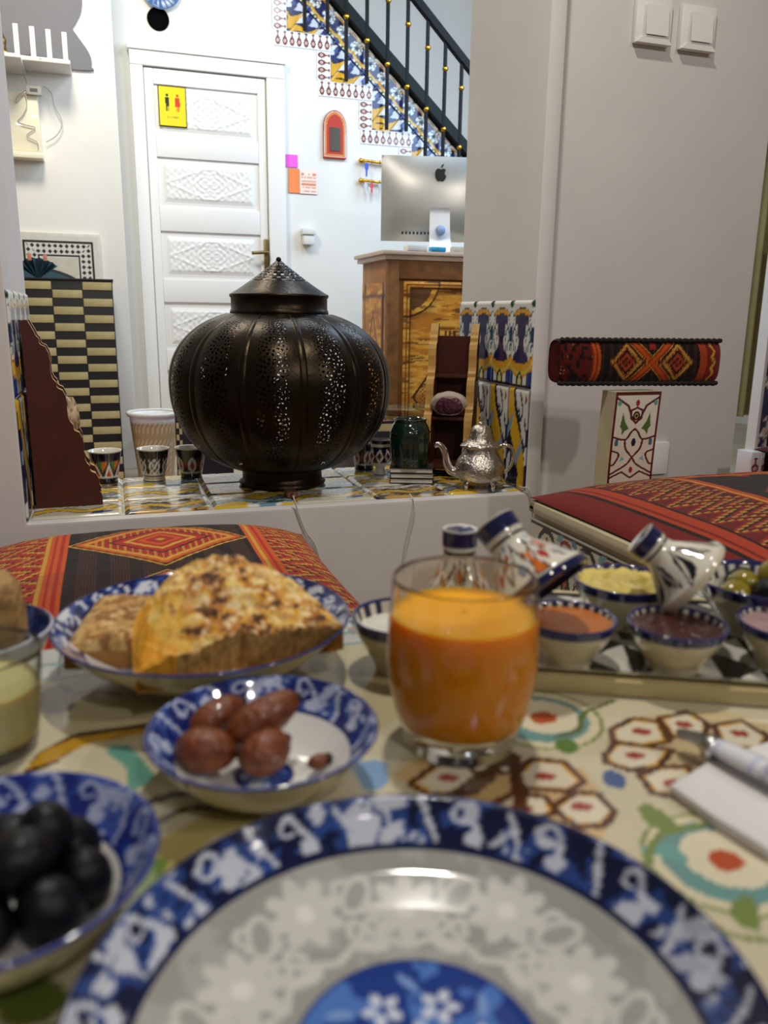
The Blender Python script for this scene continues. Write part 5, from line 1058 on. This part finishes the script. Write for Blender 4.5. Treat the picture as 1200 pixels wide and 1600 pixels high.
c = tp(1232, 972, ZB+h1); bowl('dip_bowl', 'small navy rimmed bowl cut by the right edge, front row', *c, .0300, h1, .024, 16, z0=ZB, n=120, **SB); food_disc('pale_dip', c, .0282, ZB+h1-.0028, mat('pale_dip', '#a98a88', .25, var=.3, vs=60), 'pale pinkish dip in the bowl at the right edge', 'dip', .001, 9)
c = tp(974, 905, ZB+.032); cb = c; bowl('butter_bowl', 'navy rimmed bowl of soft yellow butter behind the jams', *c, .0345, .032, .028, 16, z0=ZB, n=120, **{**SB, 'group': 'back row bowls on the tray'}); food_disc('soft_butter', c, .0318, ZB+.032-.003, mat('butter', '#d8c264', .45, var=.12, vs=80, bump=.5, bs=120, sss=.2), 'crumbled pale yellow butter in the back row bowl', 'butter', .0045, 13, .006)
c = tp(1190, 905, ZB+.034); bowl('olive_dish', 'navy rimmed dish of green and black olives at the right edge', *c, .0450, .034, .036, 18, z0=ZB, n=120, **{**SB, 'group': 'back row bowls on the tray'})
GO = mat('green_olive', '#8a7a1c', .2, var=.3, vs=70, coat=.3); V, F = sphere((0, 0, 0), 1, 26, 16, (1.15, .95, .92)); o1 = o2 = None
for k, (a, b, l, kind, lb) in enumerate(((-.018, .004, .0, 0, 'green olive at the left side of the dish'), (-.006, .010, .4, 0, 'green olive near the middle of the dish'), (-.003, -.010, .3, 1, 'black olive in front in the dish of green olives'), (.012, .002, 1.0, 0, 'largest green olive on top of the dish'), (.016, -.014, .2, 0, 'green olive at the front right of the dish'), (.004, .024, .0, 1, 'black olive at the back of the dish of green olives'), (.026, .010, .2, 0, 'green olive at the right side of the dish'))):
    s0 = o2 if kind else o1
    o = link_copy(s0, None) if s0 else mesh('black_olive' if kind else 'green_olive', V*.0112, F, OLV if kind else GO)
    if kind: o2 = o2 or o
    else: o1 = o1 or o
    d_ = np.array([a, b]); o.location = (c[0]+a, c[1]+b, ZB+.023+.011*l); o.rotation_euler = (k, .5*k, 1.3*k); tag(o, lb, 'olive', 'olives in the dish on the tray')
c = at(632, 962, ZT0+.035); bowl('cream_bowl', 'navy rimmed bowl of white cream half hidden behind the juice glass', c[0], c[1], .034, .035, .029, 12, n=120, **{**SB, 'group': 'navy rimmed bowls'}); food_disc('white_cream', c[:2], .0295, ZT0+.027, mat('cream_food', '#d8d3c4', .4, var=.05), 'white cream in the bowl behind the juice glass', 'cream', .001, 15, .002)
# miniature tagine lids
def lid_prof(L, R): return smoothp([(R*.93, .0), (R, .001), (R, .006), (R*.86, L*.22), (R*.60, L*.45), (R*.42, L*.60), (R*.385, L*.68), (R*.385, L*.74), (R*.41, L*.78), (R*.42, L*.98), (R*.39, L), (R*.33, L*.985), (.001, L*.955)], 5)
def tagine_lid(label, Bp, tip, R, kind, L=None, roll=0.):
    d = tip-Bp; L = L or np.linalg.norm(d); d = d/np.linalg.norm(d); V, F, T, I, r, z = lathe(lid_prof(L, R), 120); h = z/L; P = Paint(T, h, '#d8d2c0'); NV = '#181a48'
    P.m((h > .80) & (h < .99), NV); P.m((h > .985), '#cfcabc'); P.m((h > .70) & (h < .74), '#17151c'); P.m(h < .10, NV if kind != 2 else '#d2c8ac')
    a = (T/(2*PI)*5+roll) % 1; b = (h-.12)/.56; inb = (b > 0) & (b < 1); Q = Paint(a, b, '#dcd6c6'); K = '#17151c'
    if kind == 2:
        Q.poly([(.05, 0), (.45, .2), (.5, .95), (.2, .6)], K); Q.poly([(.95, .1), (.62, .35), (.6, .9), (.85, .7)], K); Q.line([(.12, .1), (.42, .75)], .05, '#dcd6c6'); Q.line([(.9, .2), (.66, .7)], .05, '#dcd6c6')
    else:
        Q.line([(0, .9), (.25, .1), (.5, .9), (.75, .1), (1, .9)], .05, K); Q.ell(.25, .62, .10, .16, K); Q.ell(.25, .62, .08, .13, '#c8601e'); Q.poly([(.62, .02), (.88, .02), (.80, .45), (.98, .75), (.75, .55), (.52, .75), (.70, .45)], K); Q.poly([(.65, .04), (.85, .04), (.78, .45), (.93, .68), (.75, .50), (.57, .68), (.72, .45)], '#cf6a1e'); Q.ell(.5, .25, .07, .14, K); Q.ell(.5, .25, .055, .11, '#3a7ab8'); Q.ell(.02, .35, .06, .12, '#a8241c'); Q.ell(.98, .35, .06, .12, '#a8241c'); Q.ell(.25, .9, .06, .07, '#4a88b8')
    P.c[inb] = Q.c[inb]
    o = mesh('tagine_piece', V@rotm(d).T, F, CERAMIC, col=P.c, loc=Bp); return tag(o, label, 'tagine', 'miniature tagines')  # only a tagine lid is built here, without a dish
def atD(px, py, D): return CAM_LOC+ray(px, py)*D
Bq = atD(850, 925, .49); tagine_lid('white tagine lid with orange and blue motifs tilted against the butter bowl', Bq, atD(771, 816, .505), .0325, 0, roll=.1)
Bq = atD(1086, 908, .525); tagine_lid('black and white tagine lid tilted between butter bowl and olive dish', Bq, atD(999, 840, .53), .0285, 2)
tq = atD(719, 828, .555); t_ = np.array([tq[0], tq[1], ZT0])
tg = thing('tagine_piece', 'upright painted tagine with navy tip behind the juice glass', 'tagine', t_, group='miniature tagines')
V, F, T, I, r, z = lathe(np.vstack([bowl_prof(.031, .022, .6)[0]]), 80); P = Paint(T, r, '#d2c9ae'); P.m((z > .017), '#181a48'); mesh('dish', V, F, CERAMIC, tg, col=P.c)
o = tagine_lid('', np.array([0, 0, .0225]), np.array([0, 0, tq[2]+.001-ZT0]), .029, 1, roll=.3); o.name = 'cover'; o.parent = tg
for k in ('label', 'category', 'group'):
    if k in o: del o[k]
# napkin and knife
npx = [(1042, 1242), (1112, 1203), (1200, 1172), (1290, 1190), (1330, 1330), (1200, 1350), (1110, 1292)]; q = np.array([at(a, b, ZT0)[:2] for a, b in npx]); ctr = q.mean(0)
t = thing('paper_napkin', 'folded white paper napkin at the right edge of the table', 'napkin', (ctr[0], ctr[1], ZT0))
NAP = mat('napkin_paper', '#dedad8', .9, var=.04, vs=40, bump=.25, bs=60)
import bmesh
for k in range(1):
    V, F = prism((q-ctr)*(1-.03*k), .0004+.0036*k, .0062+.0036*k, 'XY'); bm = bmesh.new(); vs = [bm.verts.new(v_) for v_ in V]; [bm.faces.new([vs[i] for i in f]) for f in F]; bmesh.ops.bevel(bm, geom=bm.edges[:], offset=.0022, segments=3, profile=.5, affect='EDGES'); bm.verts.index_update(); mesh('fold', [v_.co[:] for v_ in bm.verts], [[v_.index for v_ in f.verts] for f in bm.faces], NAP, t, sharp=50); bm.free()
k1, k2, k3 = at(1058, 1143, ZT0+.010), at(1112, 1168, ZT0+.011), at(1260, 1240, ZT0+.013); t = thing('table_knife', 'table knife with white and blue handle resting on the napkin', 'knife', k2)
d = (k2-k1); d /= np.linalg.norm(d); n_ = np.array([-d[1], d[0], 0]); n_ /= np.linalg.norm(n_); Lb = np.linalg.norm(k2-k1)
pl = [(0, -.006), (0, .006), (-Lb*.6, .007), (-Lb*.95, .003), (-Lb, -.001), (-Lb*.8, -.006)]; 
Vb = np.vstack([[d*a+n_*b+[0, 0, zz] for a, b in pl] for zz in (0, .0014)]); m_ = len(pl); mesh('blade', Vb, [tuple(range(m_))[::-1], tuple(range(m_, 2*m_))]+[(i, (i+1) % m_, (i+1) % m_+m_, i+m_) for i in range(m_)], STEEL, t, smooth=False)
Lh = np.linalg.norm(k3-k2); d2 = (k3-k2)/Lh; n2_ = np.cross([0, 0, 1], d2); n2_ /= np.linalg.norm(n2_); up2 = np.cross(d2, n2_)
def fh(u, v):
    a = v*2*PI; w_ = .0075*(1-.25*np.exp(-u*Lh/.01))*np.clip((1-u)*30, 0, 1)**.4; p_ = d2[None]*(u*Lh)[:, None]+n2_[None]*(w_*np.cos(a))[:, None]+up2[None]*(w_*.6*np.sin(a))[:, None]+[0, 0, .002]; return p_[:, 0], p_[:, 1], p_[:, 2]
V, F, u, v = grid(90, 28, fh); P = Paint(u*Lh, v, '#dcdce0'); ss_ = (u*Lh/.020) % 1; P.m((ss_ > .6) & (u*Lh > .02) & (fbm(u*60, v*9, 97) > .5), '#555c8a'); P.m((np.abs(ss_-.3) < .05), '#9aaee0', .5)
mesh('handle', V, F, CERAMIC, t, col=P.c); mesh('bolster_ring', *tube([k2-k2-d2*.002, d2*.003], .0066, 12), STEEL, t)
